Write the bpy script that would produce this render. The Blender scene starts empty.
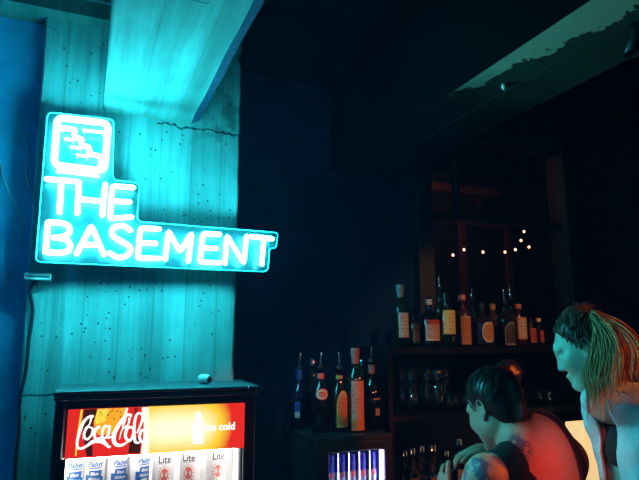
import bpy, math, random
import numpy as np
from mathutils import Vector, Matrix
random.seed(7); np.random.seed(7)
S = bpy.context.scene; COL = S.collection
PI = math.pi
# ------------------------------------------------------------------ camera measurements
F = 560.0; PITCH = math.atan(98/F); YAW = math.atan(238/math.hypot(F, 98)); H = 1.45
def ray(x, y):
    cx = (x-319.5)/F; cy = -(y-240)/F
    fy = math.cos(PITCH)-cy*math.sin(PITCH); z = math.sin(PITCH)+cy*math.cos(PITCH)
    return cx, fy, z
def wray(x, y):
    r, f, z = ray(x, y)
    return Vector((r*math.cos(YAW)+f*math.sin(YAW), -r*math.sin(YAW)+f*math.cos(YAW), z))
def onY(x, y, Y):
    d = wray(x, y); return Vector((0, 0, H))+d*(Y/d.y)
def onZ(x, y, Z):
    d = wray(x, y); return Vector((0, 0, H))+d*((Z-H)/d.z)
def P(x, y, fd):          # place in the standing frame: right, forward, up
    r, f, z = ray(x, y); t = fd/f
    return np.array((r*t, fd, H+z*t))
# ------------------------------------------------------------------ materials
def mat(name, col=(.5, .5, .5), rough=.6, metal=0, spec=.5, emit=None, es=1, trans=0, coat=0, ior=1.5, noise=0, nscale=30, bump=0, sss=0):
    m = bpy.data.materials.new(name); m.use_nodes = True
    nt = m.node_tree; b = nt.nodes['Principled BSDF']
    b.inputs['Base Color'].default_value = (*col, 1); b.inputs['Roughness'].default_value = rough
    b.inputs['Metallic'].default_value = metal; b.inputs['Specular IOR Level'].default_value = spec
    b.inputs['Transmission Weight'].default_value = trans; b.inputs['Coat Weight'].default_value = coat
    b.inputs['IOR'].default_value = ior
    if emit: b.inputs['Emission Color'].default_value = (*emit, 1); b.inputs['Emission Strength'].default_value = es
    if noise or bump:
        tc = nt.nodes.new('ShaderNodeTexCoord'); n = nt.nodes.new('ShaderNodeTexNoise')
        n.inputs['Scale'].default_value = nscale; n.inputs['Detail'].default_value = 5
        nt.links.new(tc.outputs['Object'], n.inputs['Vector'])
        if noise:
            mr = nt.nodes.new('ShaderNodeMapRange'); mr.inputs[1].default_value = .3; mr.inputs[2].default_value = .7
            mr.inputs[3].default_value = 1-noise; mr.inputs[4].default_value = 1+noise
            nt.links.new(n.outputs[0], mr.inputs[0])
            v = nt.nodes.new('ShaderNodeVectorMath'); v.operation = 'SCALE'; v.inputs[0].default_value = col
            nt.links.new(mr.outputs[0], v.inputs['Scale']); nt.links.new(v.outputs[0], b.inputs['Base Color'])
        if bump:
            bp = nt.nodes.new('ShaderNodeBump'); bp.inputs['Strength'].default_value = bump; bp.inputs['Distance'].default_value = .01
            nt.links.new(n.outputs[0], bp.inputs['Height']); nt.links.new(bp.outputs[0], b.inputs['Normal'])
    return m
class NT:
    """tiny node helper"""
    def __init__(s, m): s.t = m.node_tree; s.b = s.t.nodes['Principled BSDF']; s.tc = s.t.nodes.new('ShaderNodeTexCoord'); s.o = s.tc.outputs['Object']
    def put(s, sock, v):
        if isinstance(v, bpy.types.NodeSocket): s.t.links.new(v, sock)
        else: sock.default_value = v
    def map(s, vec, scale=(1, 1, 1), loc=(0, 0, 0)):
        n = s.t.nodes.new('ShaderNodeMapping'); s.put(n.inputs[0], vec); n.inputs['Scale'].default_value = scale; n.inputs['Location'].default_value = loc; return n.outputs[0]
    def noise(s, vec, scale, detail=4, rough=.5):
        n = s.t.nodes.new('ShaderNodeTexNoise'); s.put(n.inputs['Vector'], vec); n.inputs['Scale'].default_value = scale; n.inputs['Detail'].default_value = detail; n.inputs['Roughness'].default_value = rough; return n.outputs[0]
    def voro(s, vec, scale):
        n = s.t.nodes.new('ShaderNodeTexVoronoi'); s.put(n.inputs['Vector'], vec); n.inputs['Scale'].default_value = scale; return n.outputs['Distance']
    def m(s, op, a, b=0, c=0, clamp=False):
        n = s.t.nodes.new('ShaderNodeMath'); n.operation = op; n.use_clamp = clamp
        s.put(n.inputs[0], a); s.put(n.inputs[1], b); s.put(n.inputs[2], c); return n.outputs[0]
    def rng(s, v, a, b, c=0, d=1):
        n = s.t.nodes.new('ShaderNodeMapRange'); s.put(n.inputs[0], v)
        for i, q in enumerate((a, b, c, d)): n.inputs[i+1].default_value = q
        return n.outputs[0]
    def xyz(s, v=None):
        n = s.t.nodes.new('ShaderNodeSeparateXYZ'); s.put(n.inputs[0], v or s.o); return n.outputs
    def mix(s, f, a, b):
        n = s.t.nodes.new('ShaderNodeMix'); n.data_type = 'RGBA'; s.put(n.inputs[0], f)
        for k, q in ((6, a), (7, b)): s.put(n.inputs[k], q if isinstance(q, bpy.types.NodeSocket) else (*q, 1))
        return n.outputs[2]
    def bump(s, h, st=.5, dist=.01):
        n = s.t.nodes.new('ShaderNodeBump'); n.inputs['Strength'].default_value = st; n.inputs['Distance'].default_value = dist
        s.put(n.inputs['Height'], h); s.put(s.b.inputs['Normal'], n.outputs[0])
    def color(s, c): s.put(s.b.inputs['Base Color'], c)

def concrete(name, base=(.30, .33, .33), kind='column'):
    m = mat(name, base, .85); n = NT(m); x, y, z = n.xyz()
    if kind == 'column':
        st = n.noise(n.map(n.o, (14, 1, .8)), 1.6, 5, .6)
        plank = n.m('FRACT', n.m('MULTIPLY', x, 8.3))
        seam = n.rng(n.m('ABSOLUTE', n.m('SUBTRACT', plank, .5)), .46, .5, 0, 1)
        tone = n.noise(n.map(n.m('FLOOR', n.m('MULTIPLY', x, 8.3)), (1, 1, 1)), 3.1, 0)
    else:
        st = n.noise(n.map(n.o, (10, .8, 1)), 1.4, 5, .6)
        plank = n.m('FRACT', n.m('MULTIPLY', x, 7))
        seam = n.rng(n.m('ABSOLUTE', n.m('SUBTRACT', plank, .5)), .475, .5, 0, 1)
        tone = st
    big = n.noise(n.o, 3.2, 6, .6)
    v = n.m('MULTIPLY', n.rng(st, .3, .7, .62, 1.2), n.rng(big, .3, .7, .75, 1.15))
    v = n.m('MULTIPLY', v, n.rng(tone, .3, .7, .82, 1.1))
    v = n.m('MULTIPLY', v, n.m('SUBTRACT', 1, n.m('MULTIPLY', seam, .3)))
    pitm = n.m('GREATER_THAN', n.noise(n.o, 5, 2), .47)
    pit = n.m('MULTIPLY', n.m('LESS_THAN', n.voro(n.map(n.o, (1, 1, .8)), 38 if kind == 'column' else 22), .13 if kind == 'column' else .05), pitm)
    wob = n.noise(n.o, 18, 6, .7)
    if kind == 'column':      # spalled crack line right under the beam, and a pour line low down
        d = n.m('ABSOLUTE', n.m('SUBTRACT', n.m('ADD', z, n.m('MULTIPLY', wob, .07)), 2.325))
        cr = n.m('MULTIPLY', n.m('LESS_THAN', d, .0045), n.m('GREATER_THAN', x, .22))
        d2 = n.m('ABSOLUTE', n.m('SUBTRACT', n.m('ADD', z, n.m('MULTIPLY', wob, .01)), 1.262))
        cr = n.m('MAXIMUM', cr, n.m('LESS_THAN', d2, .003))
    else:
        d = n.m('ABSOLUTE', n.m('SUBTRACT', n.m('ADD', y, n.m('ADD', n.m('MULTIPLY', wob, .05), n.m('MULTIPLY', x, -.02))), 1.36))
        cr = n.m('MULTIPLY', n.m('LESS_THAN', d, .0035), n.m('MULTIPLY', n.m('LESS_THAN', x, .25), n.m('GREATER_THAN', x, .05)))
    dark = n.m('MAXIMUM', pit, cr)
    if kind == 'column':
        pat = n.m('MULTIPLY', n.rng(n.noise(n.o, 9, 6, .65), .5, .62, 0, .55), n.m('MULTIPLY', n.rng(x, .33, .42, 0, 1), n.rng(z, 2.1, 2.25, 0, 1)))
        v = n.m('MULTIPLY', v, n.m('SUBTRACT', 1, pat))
    v = n.m('MULTIPLY', v, n.m('SUBTRACT', 1, n.m('MULTIPLY', dark, .85)))
    vm = n.t.nodes.new('ShaderNodeVectorMath'); vm.operation = 'SCALE'; vm.inputs[0].default_value = base
    n.put(vm.inputs['Scale'], v); n.color(vm.outputs[0])
    n.bump(n.m('SUBTRACT', n.m('ADD', n.m('MULTIPLY', st, .5), n.m('MULTIPLY', wob, .35)), dark), .6, .012)
    return m
M = {}
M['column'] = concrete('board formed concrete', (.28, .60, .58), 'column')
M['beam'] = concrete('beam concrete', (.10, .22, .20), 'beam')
M['blue_wall'] = mat('blue painted wall', (.05, .50, .9), .75, noise=.25, nscale=6, bump=.3)
M['black'] = mat('black paint', (.0012, .0014, .0018), .9, spec=.05, noise=.3, nscale=8)
M['navy'] = mat('navy black paint', (.002, .03, .09), .8, spec=.1, noise=.25, nscale=5, bump=.2)
M['floor'] = mat('dark sealed floor', (.02, .02, .022), .5, noise=.4, nscale=4)
M['black_plastic'] = mat('black plastic', (.006, .008, .01), .35)
M['shelf'] = mat('black shelf laminate', (.003, .003, .004), .5, spec=.2)
M['darkgrey'] = mat('dark grey metal', (.02, .028, .032), .35, metal=.2)
M['top'] = mat('brushed cooler top', (.09, .12, .13), .38, metal=.3)
M['chrome'] = mat('chrome', (.7, .7, .7), .15, metal=1)
M['white'] = mat('white plastic', (.75, .75, .75), .4)
M['red_cap'] = mat('red plastic', (.9, .10, .10), .4)
M['neon'] = mat('neon gas tube', (.1, .5, .5), .3, emit=(.05, .83, 1.0), es=95)
M['acrylic'] = mat('sign acrylic', (.012, .032, .034), .3)
M['acryl_edge'] = mat('edge lit acrylic rim', (.1, .4, .45), .2, emit=(.0, .62, .8), es=.85)
def glassmat(name, tint=(1, 1, 1), gl=.08):
    m = bpy.data.materials.new(name); m.use_nodes = True; t = m.node_tree; t.nodes.clear()
    o = t.nodes.new('ShaderNodeOutputMaterial'); mx = t.nodes.new('ShaderNodeMixShader'); tr = t.nodes.new('ShaderNodeBsdfTransparent'); g = t.nodes.new('ShaderNodeBsdfGlossy')
    tr.inputs[0].default_value = (*tint, 1); g.inputs['Roughness'].default_value = .04; mx.inputs[0].default_value = gl
    t.links.new(tr.outputs[0], mx.inputs[1]); t.links.new(g.outputs[0], mx.inputs[2]); t.links.new(mx.outputs[0], o.inputs[0]); return m
M['pane'] = glassmat('window glass', (.85, .85, .85), .04)
M['door_glass'] = glassmat('cooler door glass', (.97, .97, .97), .03)
M['clear'] = glassmat('drinking glass', (.86, .88, .88), .22)
M['cable'] = mat('pale cable sheath', (.7, .85, .9), .5)
M['cable_dark'] = mat('dark cable sheath', (.02, .03, .04), .5)
M['wood'] = mat('worn timber', (.16, .09, .05), .6, noise=.3, nscale=12)
M['bulb'] = mat('warm bulb', (.8, .5, .4), .3, emit=(1, .42, .25), es=7)
M['lamp'] = mat('lit cream shade', (.8, .7, .45), .6, emit=(1, .68, .30), es=.9)
# ------------------------------------------------------------------ mesh builder
class MB:
    def __init__(s): s.v = []; s.f = []; s.m = []; s.smooth = []
    def add(s, vs, fs, mi=0, sm=False):
        o = len(s.v); s.v += [tuple(v) for v in vs]
        for f in fs: s.f.append([o+i for i in f]); s.m.append(mi); s.smooth.append(sm)
        return s
    def box(s, lo, hi, mi=0, b=0):
        (x0, y0, z0), (x1, y1, z1) = lo, hi
        if b <= 0:
            vs = [(x, y, z) for x in (x0, x1) for y in (y0, y1) for z in (z0, z1)]
            return s.add(vs, [(0, 1, 3, 2), (4, 6, 7, 5), (0, 4, 5, 1), (2, 3, 7, 6), (0, 2, 6, 4), (1, 5, 7, 3)], mi)
        # chamfered box
        vs = []; idx = {}
        for ix, x in enumerate((x0, x1)):
            for iy, y in enumerate((y0, y1)):
                for iz, z in enumerate((z0, z1)):
                    sx, sy, sz = (b if ix == 0 else -b), (b if iy == 0 else -b), (b if iz == 0 else -b)
                    idx[ix, iy, iz] = len(vs)
                    vs += [(x, y+sy, z+sz), (x+sx, y, z+sz), (x+sx, y+sy, z)]
        I = lambda a, c, d, k: idx[a, c, d]+k
        fs = []
        for a in (0, 1):
            fs.append([I(a, 0, 0, 0), I(a, 1, 0, 0), I(a, 1, 1, 0), I(a, 0, 1, 0)]); fs.append([I(0, a, 0, 1), I(1, a, 0, 1), I(1, a, 1, 1), I(0, a, 1, 1)]); fs.append([I(0, 0, a, 2), I(1, 0, a, 2), I(1, 1, a, 2), I(0, 1, a, 2)])
        for a in (0, 1):
            for c in (0, 1):
                fs.append([I(a, c, 0, 0), I(a, c, 1, 0), I(a, c, 1, 1), I(a, c, 0, 1)])
                fs.append([I(a, 0, c, 0), I(a, 1, c, 0), I(a, 1, c, 2), I(a, 0, c, 2)])
                fs.append([I(0, a, c, 1), I(1, a, c, 1), I(1, a, c, 2), I(0, a, c, 2)])
        for k in idx: fs.append([idx[k], idx[k]+1, idx[k]+2])
        return s.add(vs, fs, mi)
    def lathe(s, prof, n=24, c=(0, 0, 0), mi=0, sm=True, a0=0, a1=2*PI, sq=0):
        full = abs(a1-a0-2*PI) < 1e-6; k = n if full else n+1; vs = []; fs = []
        for (r, z) in prof:
            for i in range(k):
                a = a0+(a1-a0)*i/n; q = 1
                if sq: q = (abs(math.cos(a))**sq+abs(math.sin(a))**sq)**(-1/sq)
                vs.append((c[0]+r*q*math.cos(a), c[1]+r*q*math.sin(a), c[2]+z))
        for j in range(len(prof)-1):
            for i in range(n):
                i2 = (i+1) % k if full else i+1
                fs.append((j*k+i, j*k+i2, (j+1)*k+i2, (j+1)*k+i))
        return s.add(vs, fs, mi, sm)
    def tube(s, pts, r, n=8, mi=0, cap=True, sm=True):
        pts = [Vector(p) for p in pts]; rs = r if isinstance(r, (list, tuple)) else [r]*len(pts)
        L = len(pts); vs = []; fs = []; up = None; rings = []
        tans = [(pts[min(i+1, L-1)]-pts[max(i-1, 0)]).normalized() for i in range(L)]
        P2 = list(zip(pts, tans, rs))
        if cap:
            for sgn, e in ((-1, 0), (1, -1)):
                p, t, rr = P2[0] if e == 0 else P2[-1]
                ex = [(p+t*sgn*rr*math.sin(a), t, rr*max(math.cos(a), .05)) for a in (.5, 1.0, 1.5)]
                if e == 0: P2 = ex[::-1]+P2
                else: P2 = P2+ex
        for p, t, rr in P2:
            if up is None: up = t.orthogonal().normalized()
            up = (up-t*up.dot(t)); up = up.normalized() if up.length > 1e-6 else t.orthogonal().normalized()
            w = t.cross(up)
            vs += [p+(up*math.cos(2*PI*i/n)+w*math.sin(2*PI*i/n))*rr for i in range(n)]
        for j in range(len(P2)-1):
            for i in range(n): fs.append((j*n+i, j*n+(i+1) % n, (j+1)*n+(i+1) % n, (j+1)*n+i))
        fs.append(tuple(range(n))[::-1]); fs.append(tuple((len(P2)-1)*n+i for i in range(n)))
        return s.add(vs, fs, mi, sm)
    def prism(s, poly, off, mi=0):      # poly: 3D points, off: extrusion vector
        n = len(poly); off = Vector(off); a = [Vector(p) for p in poly]
        return s.add(a+[p+off for p in a], [tuple(range(n)), tuple(range(2*n-1, n-1, -1))]+[(i, i+n, (i+1) % n+n, (i+1) % n) for i in range(n)], mi)
    def build(s, name, mats, parent=None, **props):
        me = bpy.data.meshes.new(name); me.from_pydata(s.v, [], s.f)
        for m in (mats if isinstance(mats, (list, tuple)) else [mats]): me.materials.append(M[m] if isinstance(m, str) else m)
        me.polygons.foreach_set('material_index', s.m); me.polygons.foreach_set('use_smooth', s.smooth); me.update()
        import bmesh
        bm = bmesh.new(); bm.from_mesh(me); bmesh.ops.recalc_face_normals(bm, faces=bm.faces); bm.to_mesh(me); bm.free()
        o = bpy.data.objects.new(name, me); COL.objects.link(o)
        if parent: o.parent = parent
        for k, v in props.items(): o[k] = v
        return o
def thing(name, label, cat, loc=(0, 0, 0), rz=0, group=None):
    o = bpy.data.objects.new(name, None); COL.objects.link(o); o.empty_display_size = .05
    o.location = loc; o.rotation_euler = (0, 0, rz); o['label'] = label; o['category'] = cat
    if group: o['group'] = group
    return o
def copy_thing(o, loc, label=None, rz=None, group=None, parent=None):
    c = o.copy(); COL.objects.link(c)
    if parent is None:
        c.location = loc
        if label: c['label'] = label
        if rz is not None: c.rotation_euler = (0, 0, rz)
        if group: c['group'] = group
    else: c.parent = parent
    for ch in list(o.children): copy_thing(ch, None, parent=c)
    return c
def smooth_line(pts, n=6, closed=False):
    pts = [Vector(p) for p in pts]; out = []; L = len(pts)
    rngk = range(L if closed else L-1)
    for i in rngk:
        g = (lambda k: pts[k % L]) if closed else (lambda k: pts[min(max(k, 0), L-1)])
        p0, p1, p2, p3 = g(i-1), g(i), g(i+1), g(i+2)
        for j in range(n):
            t = j/n
            out.append(.5*((2*p1)+(p2-p0)*t+(2*p0-5*p1+4*p2-p3)*t*t+(3*p1-p0-3*p2+p3)*t**3))
    out.append(pts[0] if closed else pts[-1]); return out
def struct(mb, name, m, label, parent=None):
    o = mb.build(name, m, parent)
    if not parent: o['kind'] = 'structure'; o['label'] = label
    return o
def text_mesh(txt, size, bold=.0, shear=0, align='CENTER'):
    cu = bpy.data.curves.new('t', 'FONT'); cu.body = txt; cu.size = size; cu.align_x = align; cu.offset = bold; cu.shear = shear; cu.resolution_u = 3
    ob = bpy.data.objects.new('t', cu); COL.objects.link(ob); dg = bpy.context.evaluated_depsgraph_get(); dg.update()
    me = ob.evaluated_get(dg).to_mesh(); vs = [tuple(v.co) for v in me.vertices]; fs = [tuple(p.vertices) for p in me.polygons]
    bpy.data.objects.remove(ob); bpy.data.curves.remove(cu); return vs, fs
# ------------------------------------------------------------------ the room
CEIL = 2.78; XL, XR, YF, YB = -1.6, 3.9, -2.2, 2.6
struct(MB().box((XL, YF, -.1), (XR, 4.2, 0)), 'floor', 'floor', 'dark sealed floor')
struct(MB().box((XL, YF, CEIL), (XR, 4.2, CEIL+.1)), 'ceiling', 'black', 'black painted ceiling')
struct(MB().box((XL-.1, YF, 0), (XL, 4.2, CEIL)), 'wall_left', 'blue_wall', 'dark blue side wall')
struct(MB().box((XR, YF, 0), (XR+.1, 4.2, CEIL)), 'wall_right', 'black', 'black side wall')
struct(MB().box((XL, YF-.1, 0), (XR, YF, CEIL)), 'wall_front', 'black', 'black wall behind the viewer')
WX0, WX1, WZ0, WZ1 = 1.70, 2.78, 1.50, 2.66
struct(MB().box((.56, YB, 0), (WX0, YB+.12, CEIL)).box((WX1, YB, 0), (XR, YB+.12, CEIL)).box((WX0, YB, 0), (WX1, YB+.12, WZ0)).box((WX0, YB, WZ1), (WX1, YB+.12, CEIL)), 'wall_back', 'navy', 'navy black wall behind the bar')
struct(MB().box((XL, 2.27, 0), (.0, YB+.12, CEIL)), 'wall_back_left', 'blue_wall', 'blue painted recessed wall left of the column')
# column with slightly chipped right arris
cv = MB(); n = 60
prof = [(-.18, 2.2)]; 
vs = []; fs = []
for i in range(n+1):
    z = CEIL*i/n; j = random.uniform(0, .006)+(.012 if random.random() < .12 else 0)
    lean = -.18-.015*(z-1)
    vs += [(lean, 2.72, z), (lean, 2.206, z), (lean+.006, 2.2, z), (.56-j-.006, 2.2, z), (.56-j*.3, 2.208+j, z), (.56, 2.72, z)]
for i in range(n):
    for k in range(6): fs.append((i*6+k, i*6+(k+1) % 6, i*6+6+(k+1) % 6, i*6+6+k))
cv.add(vs, fs+[tuple(range(6)), tuple(n*6+k for k in range(6))])
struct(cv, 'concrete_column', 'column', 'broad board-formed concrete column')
# left beam running toward the viewer, chamfered right edge
BZ = 2.31
def beam(x0, x1, y0, y1, ch, name, m, label, m2=None, edge=(3, 4)):
    mb = MB(); sec = [(x0, CEIL), (x0, BZ+.006), (x0+.006, BZ), (x1-ch, BZ), (x1, BZ+ch*.5), (x1, CEIL)]
    nn = 40; vs = []; fs = []; mi = []
    for i in range(nn+1):
        y = y0+(y1-y0)*i/nn
        for k, (x, z) in enumerate(sec):
            j = random.uniform(-.002, .002) if k in (3, 4) else 0
            vs.append((x+j, y, z))
    for i in range(nn):
        for k in range(5): fs.append((i*6+k, i*6+k+1, i*6+6+k+1, i*6+6+k)); mi.append(0 if not m2 else (1 if k in edge else 0))
    mb.add(vs, fs); mb.m = mi
    mb.add([vs[k] for k in range(6)], [tuple(range(6))]); mb.add([vs[nn*6+k] for k in range(6)], [tuple(range(6))])
    return struct(mb, name, [m, m2 or m], label)
M['beam_edge'] = mat('dark blue beam edge', (.02, .045, .10), .8, noise=.4, nscale=40, bump=.5)  # chamfer and right side get a darker blue colour
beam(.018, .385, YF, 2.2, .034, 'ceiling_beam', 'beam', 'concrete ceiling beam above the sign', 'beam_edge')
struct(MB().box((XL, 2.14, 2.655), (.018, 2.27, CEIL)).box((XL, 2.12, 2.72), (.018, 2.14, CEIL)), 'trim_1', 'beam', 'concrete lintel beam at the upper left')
# right beam with peeling paint
def peel_mat():
    m = mat('peeling painted beam', (.1, .1, .1), .9, spec=.08); n = NT(m); x, y, z = n.xyz()
    w = n.noise(n.o, 9, 8, .72)
    edge = n.m('ADD', n.m('SUBTRACT', x, 1.15), n.m('MULTIPLY', n.m('SUBTRACT', w, .5), .32))
    a = n.m('MULTIPLY', n.m('LESS_THAN', edge, n.rng(y, .8, 1.75, .16, .0)), 1)
    far_shade = n.rng(n.m('ADD', y, n.m('MULTIPLY', w, .3)), 1.45, 1.75, 0, 1); c = n.mix(a, n.mix(n.noise(n.o, 12, 4), (.015, .03, .02), (.05, .06, .04)), (.42, .40, .28)); c2 = n.mix(far_shade, c, (.004, .004, .004))  # far end blackened in the colour, imitating its fade into darkness
    ln = n.m('LESS_THAN', n.m('ABSOLUTE', n.m('SUBTRACT', x, 1.325)), .002)
    n.color(n.mix(ln, c2, (.06, .07, .06))); n.bump(n.m('ADD', a, w), .6, .01); return m
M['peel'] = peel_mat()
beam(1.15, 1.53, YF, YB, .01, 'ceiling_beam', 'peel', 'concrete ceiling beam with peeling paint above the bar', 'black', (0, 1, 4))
# ------------------------------------------------------------------ window with the room beyond
w = bpy.data.objects.new('window_1', None); COL.objects.link(w); w['kind'] = 'structure'; w['label'] = 'tall wooden sash window behind the bottle shelf'
w.location = (WX0, YB, WZ0); X = WX1-WX0; Zh = WZ1-WZ0
M['frame'] = mat('dark painted window timber', (.015, .022, .02), .6, noise=.3, nscale=14)
fr = MB()
fr.box((-.05, -.05, -.04), (0.05, .08, Zh+.03), b=.004).box((X-.06, -.07, -.04), (X+.04, .08, Zh+.03), b=.004).box((.05, -.05, Zh-.06), (X-.06, .08, Zh+.03), b=.004).box((-.09, -.09, -.07), (X+.06, .08, -.02), b=.005)
fr.build('window_frame', 'frame', w)
tz = onY(440, 215, YB).z-WZ0; mx = onY(457, 180, YB).x-WX0
MB().box((.05, -.02, tz-.016), (X-.06, .05, tz+.016), b=.003).build('transom', 'frame', w)
MB().box((mx-.014, -.01, tz+.016), (mx+.014, .04, Zh-.06), b=.003).build('mullion', 'frame', w)
MB().box((.05, .015, tz+.016), (X-.06, .02, Zh-.06)).box((.05, .015, -.02), (X-.06, .02, tz-.016)).build('window_pane', 'pane', w)
BY = 3.7
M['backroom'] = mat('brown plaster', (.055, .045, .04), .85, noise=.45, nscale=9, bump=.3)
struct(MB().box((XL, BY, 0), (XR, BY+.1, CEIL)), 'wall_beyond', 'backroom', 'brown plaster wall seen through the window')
a, b_ = onY(424, 185, BY-.1), onY(502, 196, BY-.1)
rl = thing('reflected_bar', 'narrow orange bar reflected in the upper pane, built as a ledge beyond it', 'shelf', (a.x-.25, BY, 2.2))  # orange reflection in the pane, modelled as a ledge behind it
za = onY(424, 186, BY-.06).z; Lx = b_.x-a.x+.25
M['wood_lit'] = mat('orange lit timber', (.42, .17, .08), .45, noise=.25, nscale=10)  # orange brightness of the reflected bars put into the timber colour
MB().box((0, -.1, za-2.2-.035), (Lx, 0, za-2.2+.035), b=.006).build('board', 'wood_lit', rl)
for q in (.3, Lx-.2): MB().box((q, -.08, za-2.2-.1), (q+.02, 0, za-2.2-.034), b=.003).build('bracket', 'wood', rl)
d0, d1 = onY(463, 221, BY-.04), onY(508, 223, BY-.04)
dr = bpy.data.objects.new('reflected_frame', None); COL.objects.link(dr); dr['kind'] = 'structure'; dr['label'] = 'frame rectangle reflected in the pane, built as a door beyond it'; dr.location = (d0.x, BY, 0)  # rectangle mirrored in the pane, modelled as a door behind it
dw = d1.x-d0.x; dz = d0.z
MB().box((-.03, -.04, 0), (.03, 0, dz+.03), b=.004).box((dw-.03, -.04, 0), (dw+.03, 0, dz+.03), b=.004).box((.03, -.04, dz-.03), (dw-.03, 0, dz+.03), b=.004).build('reflected_surround', 'wood_lit', dr)
MB().box((.035, -.015, .01), (dw-.035, -.002, dz-.035)).build('reflected_infill', 'backroom', dr)
# string of lights reflected in the glass, built beyond it as glowing bulbs
sl = thing('reflected_lights', 'string of tiny warm bulbs reflected in the glass, built as bulbs beyond it', 'string lights', (2.3, 3.0, 2.0))
bp = [onY(x, y, 3.0)-Vector((2.3, 3.0, 2.0)) for x, y in ((453, 255), (464, 249.6), (483, 252), (505, 252), (515.4, 249.6), (529, 247), (521, 240.4), (524, 231.5))]
ends = [onY(432, 244, 3.0)-Vector((2.3, 3.0, 2.0))]
wl = []
seq = ends+bp
for i in range(len(seq)-1):
    p, q = seq[i], seq[i+1]; m_ = (p+q)/2-Vector((0, 0, .012)); wl += [p+Vector((0, 0, .012)), m_+Vector((0, 0, .012))]
wl.append(bp[-1]+Vector((0, 0, .01))); wl.append(bp[-1]+Vector((.0, 0, .5)))
MB().tube(smooth_line(wl, 3), .0012, 5).build('wire', 'cable_dark', sl)
for p in bp:
    MB().lathe([(0.0001, -.010), (.005, -.008), (.0085, -.002), (.007, .004), (.004, .008), (.0001, .009)], 10, p).build('bulb', 'bulb', sl)
# ------------------------------------------------------------------ neon sign
SY = 2.10; TY = 2.06
so = onY(37, 258, SY); sg = thing('neon_sign', 'cyan neon sign with stair logo reading THE BASEMENT on the column', 'neon sign', (so.x, SY, so.z))
def sp(x, y, Y=SY): return onY(x, y, Y)-Vector((so.x, SY, so.z))
def rounded(poly, r, n=5):
    out = []; L = len(poly)
    for i in range(L):
        p, q, s_ = Vector(poly[i-1]), Vector(poly[i]), Vector(poly[(i+1) % L])
        a = (p-q).normalized(); b = (s_-q).normalized(); rr = min(r, (p-q).length*.45, (s_-q).length*.45)
        A, B = q+a*rr, q+b*rr
        for k in range(n+1):
            t = k/n; out.append(A*(1-t)**2+q*2*t*(1-t)+B*t*t)
    return out
outl = rounded([(47.5, 112), (114, 119.5), (112.5, 180), (139.5, 183), (137, 221.5), (271, 232), (278, 233), (276, 248), (269.5, 248.5), (268, 272), (35.5, 262)], 6)
ol = [sp(p.x, p.y) for p in outl]
MB().prism(ol, (0, .008, 0)).build('backboard', 'acrylic', sg)
rim = ol+[ol[0]]
MB().tube([p+Vector((0, -.001, 0)) for p in rim], .0024, 6, cap=False).build('board_rim', 'acryl_edge', sg)
R_ = .0092
def letter(strokes, nm='letter_tube', r=R_, lab=None, y=TY):
    mb = MB()
    for st in strokes:
        sm = isinstance(st[0], str); pts = st[1:] if sm else st
        P3 = [sp(x, y_, y) for x, y_ in pts]
        if sm: P3 = smooth_line(P3, 6)
        else:
            Q = [P3[0]]
            for i in range(1, len(P3)-1):
                a = (P3[i-1]-P3[i]); b = (P3[i+1]-P3[i]); k = min(.008, a.length*.4, b.length*.4)
                A = P3[i]+a.normalized()*k; B = P3[i]+b.normalized()*k
                Q += [A, (A+B+2*P3[i])/4, B]
            P3 = Q+[P3[-1]]
        mb.tube(P3, r, 8)
        mb.tube([P3[0], P3[0]+Vector((0, SY-y, 0))], r*.6, 6, mi=1)     # electrode leg back to the board
        mb.tube([P3[-1], P3[-1]+Vector((0, SY-y, 0))], r*.6, 6, mi=1)
    o = mb.build(nm, ['neon', 'white'], sg)
    if lab: o['label'] = lab
    return o
lt = [[[(47, 179), (76, 181.5)], [(61.3, 181), (59.5, 212)]],
 [[(79, 182.5), (77.3, 213)], [(105.3, 184.5), (102.2, 215)], [(79, 199), (103.5, 201.5)]],
 [[(133, 187.5), (112.5, 186), (109.8, 218.5), (131.5, 217)], [(111.5, 201), (129.5, 202)]],
 [['s', (48, 222.5), (60, 222.8), (68.5, 226), (68.8, 233), (62, 237), (54, 237.5)], ['s', (56, 237.3), (66, 239.5), (70.2, 245), (67.5, 251), (58, 252.8), (45.5, 252)], [(48, 222.5), (45.5, 252)]],
 [[(76.8, 253.5), (91.5, 225.5), (103.8, 254.5)], [(82.5, 244.3), (98.8, 245.2)]],
 [['s', (130.5, 230), (123, 225.8), (113.5, 228), (112.5, 235), (120, 240.5), (129.5, 246.5), (128.8, 254), (119, 257.5), (109.5, 253)]],
 [[(159, 229), (140.5, 228), (137.8, 258), (159, 258.5)], [(140, 242.7), (156, 243.5)]],
 [[(165.3, 259), (168.6, 231), (180, 251.5), (192, 233), (188.5, 261)]],
 [[(219.5, 234.5), (203, 233.5), (200, 262), (219.5, 262.8)], [(202, 247.5), (216, 248.5)]],
 [[(225, 263), (227, 235.5), (243.8, 263.5), (246.6, 236.5)]],
 [[(251, 236.5), (272, 238.8)], [(263.8, 238.5), (261.8, 264)]]]
for s_ in lt: letter(s_)
lg = rounded([(57.5, 117.5), (108.5, 123.5), (104.5, 171), (53.8, 165)], 7, 5)
fr_ = MB(); fr_.tube([sp(p.x, p.y, TY) for p in lg]+[sp(lg[0].x, lg[0].y, TY)], R_*1.25, 8, cap=False)
letter([[(57.5, 171.2), (98, 176.2)]], 'logo_stroke_tube', R_*.55); fr_.build('logo_frame_tube', 'neon', sg, label='square neon frame of the logo')
letter([[(62, 128), (75, 129.5), (74.5, 137.5), (82, 138.8), (81.5, 145.5), (89.5, 147), (89, 154), (101.5, 156.5), (100.8, 166)]], 'logo_stair_tube', R_*1.0, 'neon flight of stairs inside the logo')
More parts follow.
